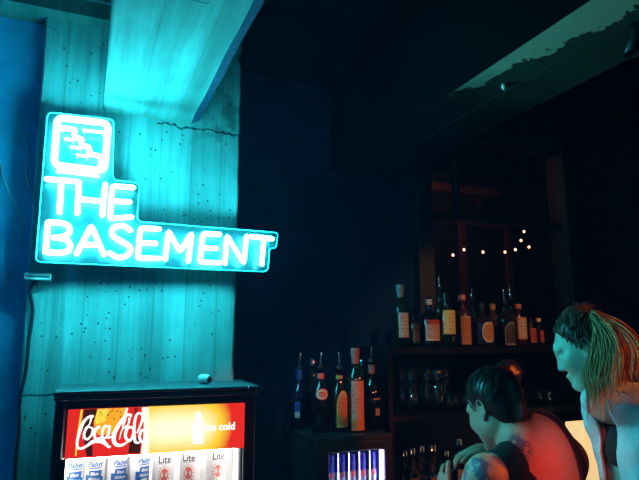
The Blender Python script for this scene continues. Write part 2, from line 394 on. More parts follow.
for st_ in ([(84, 130.3), (103, 132.5)], [(65.5, 139), (73, 140)], [(71.5, 147), (80, 148.2)], [(77.5, 155), (87, 156.5)]): letter([st_], 'logo_stroke_tube', R_*.55)
for (x, y) in ((52, 122), (108, 178), (44, 255), (132, 262), (228, 268)):
    p = sp(x, y); MB().tube([p+Vector((0, .008, 0)), p+Vector((0, .10, 0))], .007, 10, cap=False).build('standoff', 'chrome', sg)
MB().box(tuple(sp(92, 236)+Vector((0, .012, 0))), tuple(sp(60, 250)+Vector((.22, .055, .06)))).build('transformer_box', 'black_plastic', sg)
# adapter and cables on the left
ad = onY(38, 277, 2.17); t = thing('power_adapter', 'small pale power supply box below the sign at the column edge', 'power adapter', (ad.x, 2.17, ad.z))
MB().box((-.042, -.02, -.013), (.042, .02, .013), b=.003).build('housing', 'white', t)
MB().box((-.036, -.0215, -.002), (.036, -.0195, .001)).build('seam', 'darkgrey', t)
cb = [Vector((0.0, .01, -.01))]+[onY(x, y, 2.19)-Vector((ad.x, 2.17, ad.z)) for x, y in ((30, 290), (33, 310), (29, 340), (26, 370), (20, 400), (19, 430), (15, 470), (14, 520))]
MB().tube(smooth_line(cb, 6), .006, 8).build('power_cord', 'cable_dark', t)
for nm, pts, lab in (('a', ((36, 130), (29, 134), (27, 145), (29.5, 158), (26, 172), (29, 186), (36, 196)), 'short wavy cable on the blue wall beside the sign logo'),
                     ('b', ((-4, 140), (2, 172), (9, 192), (17, 208), (23, 222), (21, 236), (24, 250)), 'long thin cable trailing down the blue wall at the left edge')):
    o0 = onY(*pts[-1], 2.2675); t = MB().tube(smooth_line([onY(x, y, 2.2675)-o0 for x, y in pts], 6), .0026, 6).build('cable', 'cable')
    t.location = o0; t['label'] = lab; t['category'] = 'cable'
# ------------------------------------------------------------------ big drinks cooler
RZ = math.radians(-3)
FO = Vector((onY(56, 391, 1.9).x, 1.9, 0)); FT = onY(57, 391, 1.9).z; FW = (onY(256, 388, 1.87).x-FO.x)*1.0; FD = .27
ck = thing('drinks_cooler', 'black glass-door drinks cooler with red backlit header below the neon sign', 'cooler', FO, RZ)
Minv = (Matrix.Translation(FO) @ Matrix.Rotation(RZ, 4, 'Z')).inverted()
def fp(x, y, yl=0.0):     # point on the plane local-y = yl of the cooler
    o = Minv @ Vector((0, 0, H)); d = Minv.to_3x3() @ wray(x, y); t = (yl-o.y)/d.y; return o+d*t
h0, h1, h2, h3 = fp(70.5, 407), fp(244.5, 405), fp(63, 457.5), fp(243, 449)
HX0, HX1, HZ1 = (h0.x+h2.x)/2, h1.x, (h0.z+h1.z)/2; HZ0 = (h2.z+h3.z)/2
c = MB()
c.box((0, .0, 0), (.03, FD, FT-.03), b=.004).box((FW-.05, .0, 0), (FW, FD, FT-.03), b=.004).box((.03, FD-.03, 0), (FW-.05, FD, FT-.03)).box((.03, 0, 0), (FW-.05, FD-.03, .12)).box((.03, .0, HZ1), (FW-.05, FD-.03, FT-.03)).box((.03, .02, HZ0), (FW-.05, .10, HZ1))
c.build('cabinet', 'black_plastic', ck)
MB().box((-.006, -.010, FT-.012), (FW+.008, FD, FT), b=.003).box((-.003, -.004, FT-.03), (FW+.004, FD, FT-.016), b=.002).box((-.004, -.008, FT-.0165), (FW+.004, FD-.01, FT-.0115), mi=1).build('top_panel', ['top', 'black_plastic'], ck)
MB().box((FW-.03, -.018, FT-.011), (FW+.02, .01, FT-.002), b=.002).build('hinge', 'chrome', ck)
q = fp(60, 398); MB().box((.004, -.003, q.z-.002), (FW*.36, .0, q.z+.002)).build('trim_strip', 'top', ck)
# inside: white liner, shelves, light tubes
M['liner'] = mat('white liner', (.8, .8, .8), .5); M['led'] = mat('cool white light tube', (1, 1, 1), .3, emit=(1, .97, .93), es=30)
l = MB(); l.box((.03, .03, .12), (.034, FD-.03, HZ0)).box((FW-.054, .03, .12), (FW-.05, FD-.03, HZ0)).box((.034, FD-.036, .12), (FW-.054, FD-.03, HZ0)).box((.034, .03, .12), (FW-.054, FD-.036, .125))
l.build('liner', 'liner', ck)
SH = HZ0-.146
for k in range(4): MB().box((.034, .05, SH-.006-.25*k), (FW-.054, FD-.04, SH-.25*k), b=.001).build('shelf', 'liner', ck)
for x in (.040, FW-.062): MB().tube([(x, .010, .2), (x, .010, HZ0-.01)], .004, 8).build('light_tube', 'led', ck)
MB().tube([(.05, .20, HZ0-.012), (FW-.07, .20, HZ0-.012)], .005, 8).build('light_tube', 'led', ck)
MB().tube([(.05, .012, HZ0-.002), (FW-.07, .012, HZ0-.002)], .004, 8).build('light_tube', 'led', ck)
d = MB(); a = .022
d.box((0.012, -.014, .12), (HX0+.004, .0, HZ0), b=.002).box((HX1-.004, -.014, .12), (FW-.004, .0, HZ0), b=.002).box((0.012, -.014, .12), (FW-.004, .0, .16), b=.002)
do = d.build('door', 'black_plastic', ck)
MB().box((HX0+.004, -.008, .16), (HX1-.004, -.005, HZ0)).build('glass_pane', 'door_glass', do)
MB().box((FW-.03, -.04, .6), (FW-.016, -.014, .95), b=.004).build('handle', 'black_plastic', do)
# header panel, backlit print: glow around a bottle fading into red
HW, HH = HX1-HX0, HZ1-HZ0
m = mat('backlit header print', (.1, .01, .01), .3); n = NT(m); x, y, z = n.xyz()
gx = n.m('DIVIDE', n.m('SUBTRACT', x, HW*.60), HW*.34); gz = n.m('DIVIDE', n.m('SUBTRACT', z, HH*.5), HH*.95)
rr = n.m('SQRT', n.m('ADD', n.m('MULTIPLY', n.m('MULTIPLY', gx, gx), n.m('MULTIPLY', gx, gx)), n.m('MULTIPLY', gz, gz)))
rr = n.m('ADD', rr, n.m('MULTIPLY', n.m('SUBTRACT', n.noise(n.o, 60, 3), .5), .08))
c1 = n.mix(n.rng(rr, .12, .55), (1.3, 1.15, .75), (1.0, .66, .04)); c2 = n.mix(n.rng(rr, .58, .92), c1, (.80, .022, .014))
left = n.m('LESS_THAN', x, HW*.43); n.put(n.b.inputs['Emission Color'], n.mix(left, c2, (.78, .02, .014))); n.b.inputs['Emission Strength'].default_value = 1.0
M['header'] = m
hp = MB().box((0, -.006, 0), (HW, 0, HH), b=.001).build('header_panel', 'header', ck); hp.location = (HX0, -.0, HZ0); hp['label'] = 'red and yellow backlit header panel'
def em(name, c, s=1): M[name] = mat(name, tuple(min(v*.3, .3) for v in c), .4, emit=c, es=s)
em('print_white', (1, .96, .92), 1.2); em('print_dark', (.045, .008, .004)); em('print_amber', (1, .42, .02)); em('print_yellow', (1, .72, .06)); em('print_maroon', (.22, .012, .01)); em('print_glow', (1, .9, .75), 1.1); em('print_red', (.78, .02, .014)); em('print_pink', (.95, .22, .16))
def hq(x, y, dy=-.0065):     # header-local from the sign's measured outline
    p = fp(x, y, -.006); return Vector((p.x-HX0, dy, p.z-HZ0))
def inz(x, y): return (60+x/5.65, 395+y/5.65)
pic = MB()
def poly(mb, pts, mi, dy=-.0068, z=inz):
    P3 = [hq(*z(*p), 0) for p in pts]; P3 = [Vector((min(max(p.x, .001), HW-.001), 0, min(max(p.z, .001), HH-.001))) for p in P3]
    mb.prism([Vector((p.x, dy, p.z)) for p in P3], (0, .0006, 0), mi)
poly(pic, [(135, 70), (212, 70), (205, 110), (190, 150), (180, 220), (185, 345), (150, 345), (135, 250), (128, 160)], 0, -.0066)   # dark bottle left
poly(pic, [(212, 70), (372, 66), (365, 120), (350, 150), (300, 220), (215, 225), (190, 160)], 1, -.0067)              # amber drink
poly(pic, [(215, 72), (280, 70), (268, 110), (255, 150), (205, 165), (196, 140)], 2, -.0069)
poly(pic, [(385, 66), (500, 64), (498, 330), (380, 330), (400, 260), (378, 160)], 4, -.0066)
poly(pic, [(398, 240), (455, 240), (452, 328), (385, 328)], 0, -.0071)
poly(pic, [(420, 66), (440, 66), (438, 120), (422, 120)], 3, -.0071); poly(pic, [(462, 66), (488, 66), (490, 150), (468, 150)], 5, -.0071)
poly(pic, [(478, 66), (503, 66), (503, 330), (455, 328), (470, 240)], 5, -.0073)
poly(pic, [(118, 80), (130, 80), (112, 200), (92, 345), (84, 345), (98, 210)], 2, -.0068)
poly(pic, [(372, 66), (386, 66), (372, 150), (350, 200), (352, 140)], 5, -.007)
for i in range(26):
    u = random.uniform(218, 350); v = random.uniform(80, 150); r = random.uniform(2, 5)
    poly(pic, [(u+r*math.cos(k), v+r*math.sin(k)) for k in range(0, 6)], random.choice((0, 3, 5)), -.0072)
pic.build('printed_picture', ['print_dark', 'print_amber', 'print_yellow', 'print_maroon', 'print_red', 'print_glow'], hp, label='printed bottles and drink splash')
# script lettering: variable width strokes traced along the letters
sc = MB()
def stroke(pts, ws, z=inz, mi=0, dy=-.0082):
    c3 = smooth_line([Vector((p[0], p[1], 0)) for p in pts], 8); L = len(c3)
    W = np.interp(np.linspace(0, 1, L), np.linspace(0, 1, len(ws)), ws)
    Lf, Rt = [], []
    for i in range(L):
        t_ = (c3[min(i+1, L-1)]-c3[max(i-1, 0)]); t_.normalize(); nn = Vector((-t_.y, t_.x, 0))*W[i]/2
        Lf.append(c3[i]+nn); Rt.append(c3[i]-nn)
    vs = []
    for A in (Lf, Rt):
        for p in A: q_ = hq(*z(p.x, p.y), dy); vs.append(q_)
    for A in (Lf, Rt):
        for p in A: q_ = hq(*z(p.x, p.y), dy+.001); vs.append(q_)
    fs = []
    for i in range(L-1):
        fs += [(i, i+1, L+i+1, L+i), (2*L+i, 3*L+i, 3*L+i+1, 2*L+i+1), (i, 2*L+i, 2*L+i+1, i+1), (L+i, L+i+1, 3*L+i+1, 3*L+i)]
    sc.add(vs, fs, mi)
stroke([(176, 130), (186, 120), (184, 118), (165, 122), (135, 150), (112, 205), (98, 260), (100, 295), (120, 302), (150, 288), (190, 262), (240, 262), (275, 292), (288, 288)], [6, 12, 10, 12, 16, 17, 15, 14, 12, 14, 20, 26, 14, 3])
stroke([(176, 128), (170, 158), (150, 190), (128, 248)], [14, 8, 6, 4])
stroke([(168, 178), (150, 185), (136, 225), (150, 250), (175, 230), (185, 195), (170, 180)], [12, 14, 14, 12, 12, 12, 10])
stroke([(185, 195), (205, 185), (215, 175)], [8, 7, 6])
stroke([(228, 180), (205, 190), (195, 225), (205, 248), (232, 238)], [12, 15, 15, 13, 8])
stroke([(272, 178), (252, 178), (238, 215), (245, 245), (265, 232), (278, 190)], [11, 14, 14, 12, 10, 9])
stroke([(282, 172), (276, 210), (272, 240), (290, 235), (300, 222)], [13, 13, 12, 8, 5])
stroke([(296, 214), (312, 208), (322, 205)], [7, 9, 6])
stroke([(395, 128), (400, 112), (372, 118), (335, 165), (305, 225), (310, 272), (345, 284), (385, 262)], [9, 13, 14, 20, 24, 22, 16, 6])
stroke([(392, 130), (385, 165), (352, 195), (335, 250)], [14, 9, 7, 5])
stroke([(400, 180), (378, 190), (370, 235), (390, 258), (410, 235), (416, 195), (400, 180)], [14, 17, 17, 15, 14, 14, 12])
stroke([(435, 215), (462, 150), (465, 112), (440, 104), (425, 135), (418, 200), (425, 262), (450, 268)], [8, 14, 14, 12, 14, 17, 17, 8])
stroke([(480, 195), (458, 205), (450, 245), (470, 268), (486, 235), (492, 200)], [12, 15, 15, 12, 12, 12])
stroke([(492, 190), (486, 240), (500, 268)], [12, 14, 9])
sc.build('script_lettering', 'print_white', hp, label='white flowing script lettering')
# bottle silhouette glow and the words
bt = MB()
def inb(x, y): return (145+x/4.915, 395+y/4.915)
poly(bt, [(236, 240), (284, 240), (286, 200), (287, 160), (280, 125), (276, 85), (255, 83), (250, 90), (246, 125), (234, 160), (232, 200)], 0, -.0075, inb)
bt.build('bottle_print', 'print_white', hp, label='glowing white bottle shape')
a = hq(*inb(441, 168)); b_ = hq(*inb(295, 165)); vs, fs = text_mesh('ice cold', 1, .035, 0, 'LEFT'); mxx = max(v[0] for v in vs); s_ = (a.x-b_.x)/mxx
MB().add([(b_.x+v[0]*s_, -.0085, a.z+v[1]*s_*1.05) for v in vs], fs).build('ice_cold_lettering', 'print_white', hp, label='white ice cold lettering')
# cans
def can_obj(kind, name, label, loc, group, r=.033, h=.157):
    t = thing(name, label, 'can', loc, 0, group)
    prof = [(0.0001, .004), (r*.72, .004), (r*.78, 0), (r*.84, .004), (r, .014), (r, h-.02), (r*.9, h-.008), (r*.82, h-.003), (r*.84, h), (r*.79, h), (r*.78, h-.005), (.0001, h-.005)]
    MB().lathe(prof, 28, mi=0).build('body', ['can_white' if kind != 'energy' else 'can_blue'], t)
    MB().lathe([(r*.78, h-.004), (.0001, h-.004)], 16).box((-.008, -.012, h-.004), (.008, .008, h-.002)).build('lid', 'chrome', t)
    pr = MB()
    def wrap(vs, fs, mi, cx=0, cz=0, e=.0004):
        out = []
        for v in vs:
            a_ = -PI/2+(v[0]+cx)/r; out.append(((r+e)*math.cos(a_), (r+e)*math.sin(a_), v[1]+cz))
        pr.add(out, fs, mi)
    def rect(x0, z0, x1, z1, mi, n=8, sl=0, e=.0003):
        vs = [(x0+(x1-x0)*i/n+sl*j, z0+(z1-z0)*j) for i in range(n+1) for j in (0, 1)]
        wrap(vs, [(2*i, 2*i+2, 2*i+3, 2*i+1) for i in range(n)], mi, e=e)
    if kind == 'pabst':
        vs, fs = text_mesh('Pabst', .021, .0006, .35); wrap(vs, fs, 0, 0, .108)
        rect(-.017, .102, .02, .105, 0)
        rect(-.019, .062, .019, .097, 0, sl=.004); rect(-.028, .052, -.012, .084, 0); rect(.012, .045, .027, .078, 0)
        vs, fs = text_mesh('Blue', .013, .0004, .2); wrap(vs, fs, 2, 0, .083, .0007)
        vs, fs = text_mesh('Ribbon', .0115, .0004, .2); wrap(vs, fs, 2, 0, .068, .0007)
        rect(-.03, .018, .03, .034, 1, sl=.012)
    if kind == 'lite':
        vs, fs = text_mesh('Lite', .032, .0006, 0); wrap([(v[0]*.85, v[1]*1.0) for v in vs], fs, 3, 0, .104, .0006)
        rect(-.021, .1385, -.009, .1415, 3); rect(-.02, .1005, .019, .1015, 3)
        ov = [(.013*math.cos(k/20*2*PI), .068+.02*math.sin(k/20*2*PI)) for k in range(20)]; wrap([(0, .068)]+ov, [(0, i+1, (i+1) % 20+1) for i in range(20)], 1, 0, 0, .0003)
        for k in range(14):
            a_ = k/14*2*PI; cx, cz = .0175*math.cos(a_), .068+.026*math.sin(a_)
            wrap([(cx+.0022*math.cos(q_), cz+.004*math.sin(q_)) for q_ in (0, 1.2, 2.5, 3.8, 5)], [(0, 1, 2, 3, 4)], 4)
    if kind == 'energy':
        rect(-.034, .012, .034, h*.50, 2, n=16, e=.0003); rect(-.009, h*.36, .010, h*.52, 1, sl=.003, e=.0006)
        rect(-.0012, h*.52, .0012, h*.8, 2, e=.0006)
    pr.build('label', ['ink_blue', 'ink_red', 'can_silver' if kind == 'energy' else 'can_white', 'ink_black', 'ink_gold'], t)
    return t
M['can_white'] = mat('white can lacquer', (.82, .82, .84), .3); M['can_blue'] = mat('blue can lacquer', (.02, .04, .35), .3, metal=.4); M['can_silver'] = mat('silver can lacquer', (.35, .45, .55), .3, metal=.4)
M['ink_blue'] = mat('blue ink', (.02, .13, .42), .4); M['ink_red'] = mat('red ink', (.75, .16, .14), .4); M['ink_black'] = mat('black ink', (.02, .015, .015), .4); M['ink_gold'] = mat('gold ink', (.55, .38, .2), .4)
def cwl(v): return ck.matrix_basis @ Vector(v)
pb = None
for i, px in enumerate((73.5, 95.5, 117, 138.5)):
    q = fp(px, 470, .085); L_ = cwl((q.x, .085, SH)); lab = 'white and blue tall can, %s in the big cooler' % ('leftmost', 'second from the left', 'third from the left', 'fourth, next to the black-lettered cans')[i]
    if pb is None: pb = can_obj('pabst', 'beer_can', lab, L_, 'blue ribbon cans in the big cooler'); pb.rotation_euler = (0, 0, .1)
    else: copy_thing(pb, L_, lab, (.1, -.12, .25, .5)[i])
lc = None
for i, px in enumerate((163, 190, 216)):
    q = fp(px, 470, .085); L_ = cwl((q.x, .085, SH)); lab = 'white tall can with black Lite lettering, %s' % ('directly right of the blue ones', 'middle one of three', 'nearest the right edge of the big cooler')[i]
    if lc is None: lc = can_obj('lite', 'beer_can', lab, L_, 'white cans with black lettering in the big cooler')
    else: copy_thing(lc, L_, lab, (0, -.35, .0)[i])
# small cylinder on top of the cooler
p = onZ(204.5, 384, FT); t = thing('shot_container', 'small pale round container with red end lying on top of the big cooler', 'container', (p.x, p.y, FT), math.radians(-50))
def lyl(prof, n=20):
    mb = MB().lathe(prof, n); mb.v = [(v[2], v[1], v[0]+.0165) for v in mb.v]; return mb
lyl([(.0001, -.022), (.011, -.022), (.0145, -.019), (.0165, -.008), (.0165, .008), (.014, .018), (.0125, .021)]).build('body', 'white', t)
lyl([(.0125, .0205), (.012, .0235), (.0001, .0235)]).build('cap', 'red_cap', t)
# ------------------------------------------------------------------ energy drink cooler
e0 = onY(316, 438, 2.08); e1 = onY(391, 433.5, 2.08); ET = 1.075
EO = Vector((e0.x, 2.08, 0)); EW = e1.x-e0.x; ED = .36
ec = thing('drinks_cooler', 'small black glass-door cooler holding blue and silver cans, bottles on top', 'cooler', EO)
ET = (e0.z+e1.z)/2
MB().box((0, 0, 0), (.035, ED, ET-.02), b=.003).box((EW-.035, 0, 0), (EW, ED, ET-.02), b=.003).box((.035, ED-.03, 0), (EW-.035, ED, ET-.02)).box((.035, 0, 0), (EW-.035, ED-.03, .1)).box((.035, .0, ET-.062), (EW-.035, ED-.03, ET-.02)).build('cabinet', 'darkgrey', ec)
MB().box((-.003, -.004, ET-.02), (EW+.003, ED, ET), b=.003).build('top_panel', 'darkgrey', ec)
g0 = onY(328, 452, 2.08); g1 = onY(383, 449, 2.08)
M['led2'] = mat('violet white light tube', (1, 1, 1), .3, emit=(.55, .5, 1.0), es=18); M['liner2'] = mat('blue liner', (.12, .14, .5), .4)
MB().box((.035, .02, .1), (.038, ED-.03, ET-.062)).box((EW-.038, .02, .1), (EW-.035, ED-.03, ET-.062)).box((.038, ED-.034, .1), (EW-.038, ED-.03, ET-.062)).build('liner', 'liner2', ec)
GX1 = g1.x-e0.x; GZ = (g0.z+g1.z)/2; GX0 = g0.x-e0.x
o = MB().box((.002, -.012, .1), (GX0, 0, GZ+.001), b=.002).box((GX1+.002, -.012, .1), (EW-.002, 0, GZ+.001), b=.002).box((GX0-.001, -.012, .1), (GX1+.003, 0, .14), b=.002).box((.002, -.012, GZ), (EW-.002, 0, ET-.024), b=.002).build('door', 'darkgrey', ec)
MB().box((GX0, -.006, .14), (GX1+.003, -.003, GZ)).build('glass_pane', 'door_glass', o)
MB().box((GX1-.008, .006, .14), (GX1+.004, .016, GZ-.004)).build('light_tube', 'led2', ec)
pit_ = (GX1-GX0)/5.25
for k in range(5):
    x = GX0+.003+pit_*k; MB().tube([(x, .012, .16), (x, .012, GZ-.006)], .0008, 6).build('light_tube', 'led2', ec)  # thin glowing threads stand in for the lit gaps between cans
MB().tube([(GX0+.01, .01, GZ-.003), (GX1-.01, .01, GZ-.003)], .002, 6).build('light_tube', 'led2', ec)
ES = GZ-.150; MB().box((.04, .02, ES-.006), (EW-.04, ED-.04, ES)).build('shelf', 'darkgrey', ec)
en = None; pit_ = (GX1-GX0)/5.25
lbl = ('leftmost', 'second from the left', 'middle one', 'second from the right', 'rightmost beside the bright light strip')
for i in range(5):
    L_ = EO+Vector((GX0+.003+pit_*(i+.5), .045, ES)); lab = 'slim blue and silver can in the small cooler, '+lbl[i]
    if en is None: en = can_obj('energy', 'energy_drink_can', lab, L_, 'slim blue cans in the small cooler', r=pit_*.45, h=.134)
    else: copy_thing(en, L_, lab)
# ------------------------------------------------------------------ bottles
def glass_dark(name, c, r=.08): M[name] = mat(name, c, r, spec=.6, coat=.4)
glass_dark('bottle_green', (.004, .02, .010)); glass_dark('bottle_brown', (.02, .008, .004)); glass_dark('bottle_black', (.004, .004, .006)); glass_dark('bottle_amber', (.06, .02, .006)); glass_dark('bottle_pale', (.05, .05, .045)); glass_dark('bottle_blue', (.004, .008, .04))
def lab_mat(name, c, dark=.25, sx=60):
    m = mat(name, c, .6); n = NT(m); x, y, z = n.xyz()
    a_ = n.m('GREATER_THAN', n.noise(n.map(n.o, (1.2, 1.2, .45)), 330, 2), .56)
    ln = n.m('LESS_THAN', n.m('FRACT', n.m('MULTIPLY', z, 62)), .42)
    zone = n.m('GREATER_THAN', n.noise(n.map(n.o, (.3, .3, 1)), 45, 1), .47)
    k = n.m('MULTIPLY', n.m('MULTIPLY', a_, ln), n.m('MULTIPLY', zone, 1)); n.color(n.mix(k, c, tuple(v*dark for v in c))); M[name] = m
lab_mat('paper_cream', (.70, .55, .42)); lab_mat('paper_pink', (.62, .34, .25)); lab_mat('paper_yellow', (.78, .62, .22)); lab_mat('paper_orange', (.62, .24, .06)); lab_mat('paper_dark', (.05, .04, .035), 3); lab_mat('paper_white', (.75, .68, .6)); lab_mat('paper_blue', (.03, .10, .42)); lab_mat('paper_red', (.55, .05, .04)); lab_mat('paper_gold', (.62, .45, .12)); lab_mat('paper_grey', (.3, .3, .3))
def profile(kind, h, r, nr):
    k = {'wine': [(.0, .0), (1, .0), (1, .60), (.93, .67), (.62, .735), ('n', .78), ('n', .985), ('m', .985), ('m', 1)],
         'square': [(.0, .0), (1, .0), (1, .66), (.9, .70), (.5, .74), ('n', .77), ('n', .985), ('m', .985), ('m', 1)],
         'squat': [(.0, .0), (.96, .0), (1, .08), (1, .50), (.92, .60), (.55, .68), ('n', .72), ('n', .985), ('m', .985), ('m', 1)],
         'taper': [(.0, .0), (.9, .0), (1, .35), (1, .5), (.8, .62), (.5, .74), ('n', .82), ('n', .985), ('m', .985), ('m', 1)],
         'long': [(.0, .0), (1, .0), (1, .50), (.88, .6), (.5, .70), ('n', .76), ('n', .985), ('m', .985), ('m', 1)]}[kind]
    return [((nr if a == 'n' else nr*1.18 if a == 'm' else max(a*r, .0001)), b*h+(0.0025 if False else 0)) for a, b in k]
def bottle(label, loc, h, r, kind='wine', nr=.0135, glass='bottle_green', lab=None, neck=None, cap=None, spout=None, group=None, face=0, sq=0, lean=0, extra=None):
    """lab=(shape, z0, z1, half_angle, paper, border)"""
    t = thing('bottle', label, 'bottle', loc, face, group)
    MB().lathe(profile(kind, h, r, nr)+[(.0001, h)], 26, sq=0).build('glass_body', glass, t)
    def patch(shape, z0, z1, ha, mats, off=0, nm='label', rr=None, ee=.0008):
        mb = MB(); N = 26; R2 = (rr or r)+ee; vs = []; fs = []; ms = []
        for j in range(N+1):
            for i in range(N+1):
                a_ = -PI/2+off+ha*(2*i/N-1); vs.append((R2*math.cos(a_), R2*math.sin(a_), z0+(z1-z0)*j/N))
        for j in range(N):
            for i in range(N):
                u = (i+.5)/N*2-1; v = (j+.5)/N*2-1
                d_ = max(abs(u), abs(v)) if shape == 'rect' else (math.hypot(u, v) if shape == 'oval' else (max(abs(u), abs(v)) if v < .1 else math.hypot(u, (v-.1)/.9)) )
                if shape == 'round': d_ = (abs(u)**2.6+abs(v)**2.6)**(1/2.6)
                if d_ > 1: continue
                fs.append((j*(N+1)+i, j*(N+1)+i+1, (j+1)*(N+1)+i+1, (j+1)*(N+1)+i)); ms.append(1 if d_ > .84 else 0)
        mb.add(vs, fs, 0, True); mb.m = ms; return mb.build(nm, mats, t)
    if lab: patch(*lab[:4], [lab[4], lab[5]], lab[6] if len(lab) > 6 else 0)
    for e in (extra or []): patch(*e[:4], [e[4], e[5]], e[6] if len(e) > 6 else 0, nm='small_label', ee=.0014)
    if neck: MB().lathe([(nr+.0012, neck[0]*h), (nr+.0016, neck[1]*h)], 18).build('neck_label', neck[2], t)
    if cap: MB().lathe([(nr*1.3, h*.93), (nr*1.32, h+.006), (nr*1.2, h+.009), (.0001, h+.009)], 18).build('cap', cap, t)
    if spout:
        mb = MB(); mb.lathe([(nr*.9, h-.004), (nr*1.05, h+.004), (nr*.9, h+.012), (.005, h+.016)], 14, mi=1)
        mb.tube([(0, 0, h+.01), (0, 0, h+.03), (spout*.010, 0, h+.048), (spout*.022, 0, h+.066)], [.005, .0045, .0035, .003], 10, mi=0); mb.build('pour_spout', ['chrome', 'black_plastic'], t)
    return t
GA = 'bottles on the small cooler'
def onfr(px, py): return onZ(px, py, ET)
def bt_(px, Y, Z=ET):       # position by column of the frame at depth Y
    # solve x for the base
    y = 430
    for _ in range(6):
        p = onY(px, y, Y); y += (p.z-Z)*230
    return Vector((p.x, Y, Z))
def hgt(px, py, Y, Z): return onY(px, py, Y).z-Z
Y1, Y2 = 2.20, 2.32
bottle('dark bottle with blue neck and small blue label, leftmost on the small cooler', bt_(299, 2.36), hgt(299, 368, 2.36, ET), .040, 'long', glass='bottle_blue', neck=(.80, .985, 'ink_blue'), lab=('rect', .05, .11, .30, 'paper_blue', 'ink_blue', -.55), extra=[('rect', .045, .07, .25, 'paper_white', 'paper_white', -.55)], spout=.3, group=GA)
bottle('dark bottle with silver cap behind the red and white badge bottle', bt_(312.5, 2.39), hgt(312, 361, 2.39, ET), .036, 'taper', glass='bottle_green', cap='chrome', group=GA)
bottle('dark bottle with red and white badge label, second spout from the left', bt_(320.5, Y1+.02), hgt(320, 369, Y1, ET), .036, 'wine', glass='bottle_black', neck=(.84, .93, 'ink_red'), lab=('oval', .13, .175, .75, 'paper_white', 'ink_red', -.2), extra=[('round', .142, .163, .4, 'ink_red', 'ink_black', -.2)], spout=.2, group=GA)
bottle('dark bottle with arched yellow and orange label and green neck band', bt_(339.5, Y1), hgt(339, 369, Y1, ET), .038, 'taper', glass='bottle_brown', neck=(.84, .90, 'paper_gold'), lab=('arch', .02, .165, .72, 'paper_orange', 'paper_gold', .0), spout=-.1, group=GA)
bottle('tall square-shouldered bottle with long pinkish label and red cap', bt_(356, Y1-.03), hgt(355, 350, Y1-.03, ET), .034, 'wine', nr=.015, glass='bottle_green', lab=('rect', .008, .205, .95, 'paper_pink', 'paper_pink', -.05), extra=[('rect', .008, .05, .95, 'paper_orange', 'paper_orange', -.05)], cap='ink_red', neck=(.83, 1.0, 'ink_red'), group=GA)
bottle('dark bottle with silver cap behind the long pinkish label', bt_(363, 2.38), hgt(363, 361, 2.38, ET), .034, 'taper', glass='bottle_green', cap='chrome', group=GA)
bottle('black bottle with red neck and tiny grey label, rightmost on the small cooler', bt_(372.5, Y1+.03), hgt(371, 362, Y1+.03, ET), .040, 'long', glass='bottle_black', neck=(.82, .96, 'ink_red'), lab=('rect', .118, .128, .5, 'paper_grey', 'bottle_black', .1), extra=[('rect', .055, .085, .27, 'paper_grey', 'paper_grey', .15)], spout=.1, group=GA)
# ------------------------------------------------------------------ back bar shelving
BX0, BX1 = onY(389, 400, 2.17).x, 2.62; T1 = onY(470, 347, 2.22).z; T2 = onY(430, 412, 2.22).z; T3 = T2-.42
bb = thing('back_bar_shelf', 'long black open shelving unit below the window, stocked with bottles and glasses', 'shelf', (BX0, 2.17, 0))
BW = BX1-BX0
for z in (T1, T2, T3, .35): MB().box((.022, 0, z-.028), (BW-.022, .34, z), b=.002).build('shelf_board', 'shelf', bb)
for x in (0, BW-.022): MB().box((x, 0, 0), (x+.022, .34, T1), b=.002).build('side_panel', 'shelf', bb)
MB().box((.022, .33, .06), (BW-.022, .34, T1-.028)).build('back_panel', 'shelf', bb)
GB = 'bottles on the top shelf under the window'
def B(px, top, w_px, Y, **k):
    y = 347
    p = bt_(px, Y, T1); d_ = p.x*math.sin(YAW)+p.y*math.cos(YAW); return dict(loc=p, h=hgt(px, top, Y, T1), r=w_px/2*d_/F*.98, **k)
def mk(label, d, **k): return bottle(label, d['loc'], d['h'], d['r'], group=GB, **k)
mk('slim dark bottle with pale cap and cream label, leftmost on the top shelf', B(401.5, 287, 15, 2.24), kind='wine', nr=.014, glass='bottle_green', lab=('rect', .045, .155, .85, 'paper_cream', 'paper_cream'), neck=(.83, 1.0, 'paper_grey'), cap='paper_grey')
mk('low dark bottle with dim brown label, second from the left on the top shelf', B(415, 308, 13, 2.32), kind='long', glass='bottle_brown', lab=('rect', .02, .11, .8, 'paper_pink', 'paper_pink'))
mk('broad dark bottle with wide pink and red label and white cap', B(430, 298, 20, 2.24), kind='squat', nr=.014, glass='bottle_black', lab=('rect', .03, .125, .95, 'paper_pink', 'paper_cream'), neck=(.86, .97, 'paper_white'), extra=[('rect', .105, .125, .95, 'paper_red', 'paper_red')])
mk('tall bottle with long metal spout behind the yellow label', B(441.5, 289, 13, 2.36), kind='wine', glass='bottle_green', spout=-.05)
mk('bottle with bright yellow label and green neck', B(447.5, 293, 17, 2.22), kind='long', glass='bottle_green', lab=('rect', .06, .17, 1.0, 'paper_yellow', 'paper_yellow'), neck=(.8, 1.0, 'bottle_green'))
mk('bottle with long orange label and red cap right of the yellow label', B(464, 297, 15, 2.25), kind='wine', glass='bottle_amber', lab=('rect', .012, .145, .9, 'paper_orange', 'paper_pink'), cap='ink_red')
mk('dark slender bottle with metal spout behind the rounded orange label', B(474, 300, 12, 2.38), kind='wine', glass='bottle_black', spout=.15)
mk('squat round-shouldered bottle with rounded orange label outlined in cream', B(483.5, 303, 21, 2.24), kind='squat', nr=.012, glass='bottle_brown', lab=('round', .022, .118, .72, 'paper_orange', 'paper_white'), neck=(.86, 1.0, 'bottle_pale'))
mk('dark bottle with orange highlight painted on its neck between rounded and arched labels', B(494.5, 303, 13, 2.38), kind='wine', glass='bottle_amber', neck=(.84, .97, 'paper_orange'))  # orange band paints a highlight onto the neck
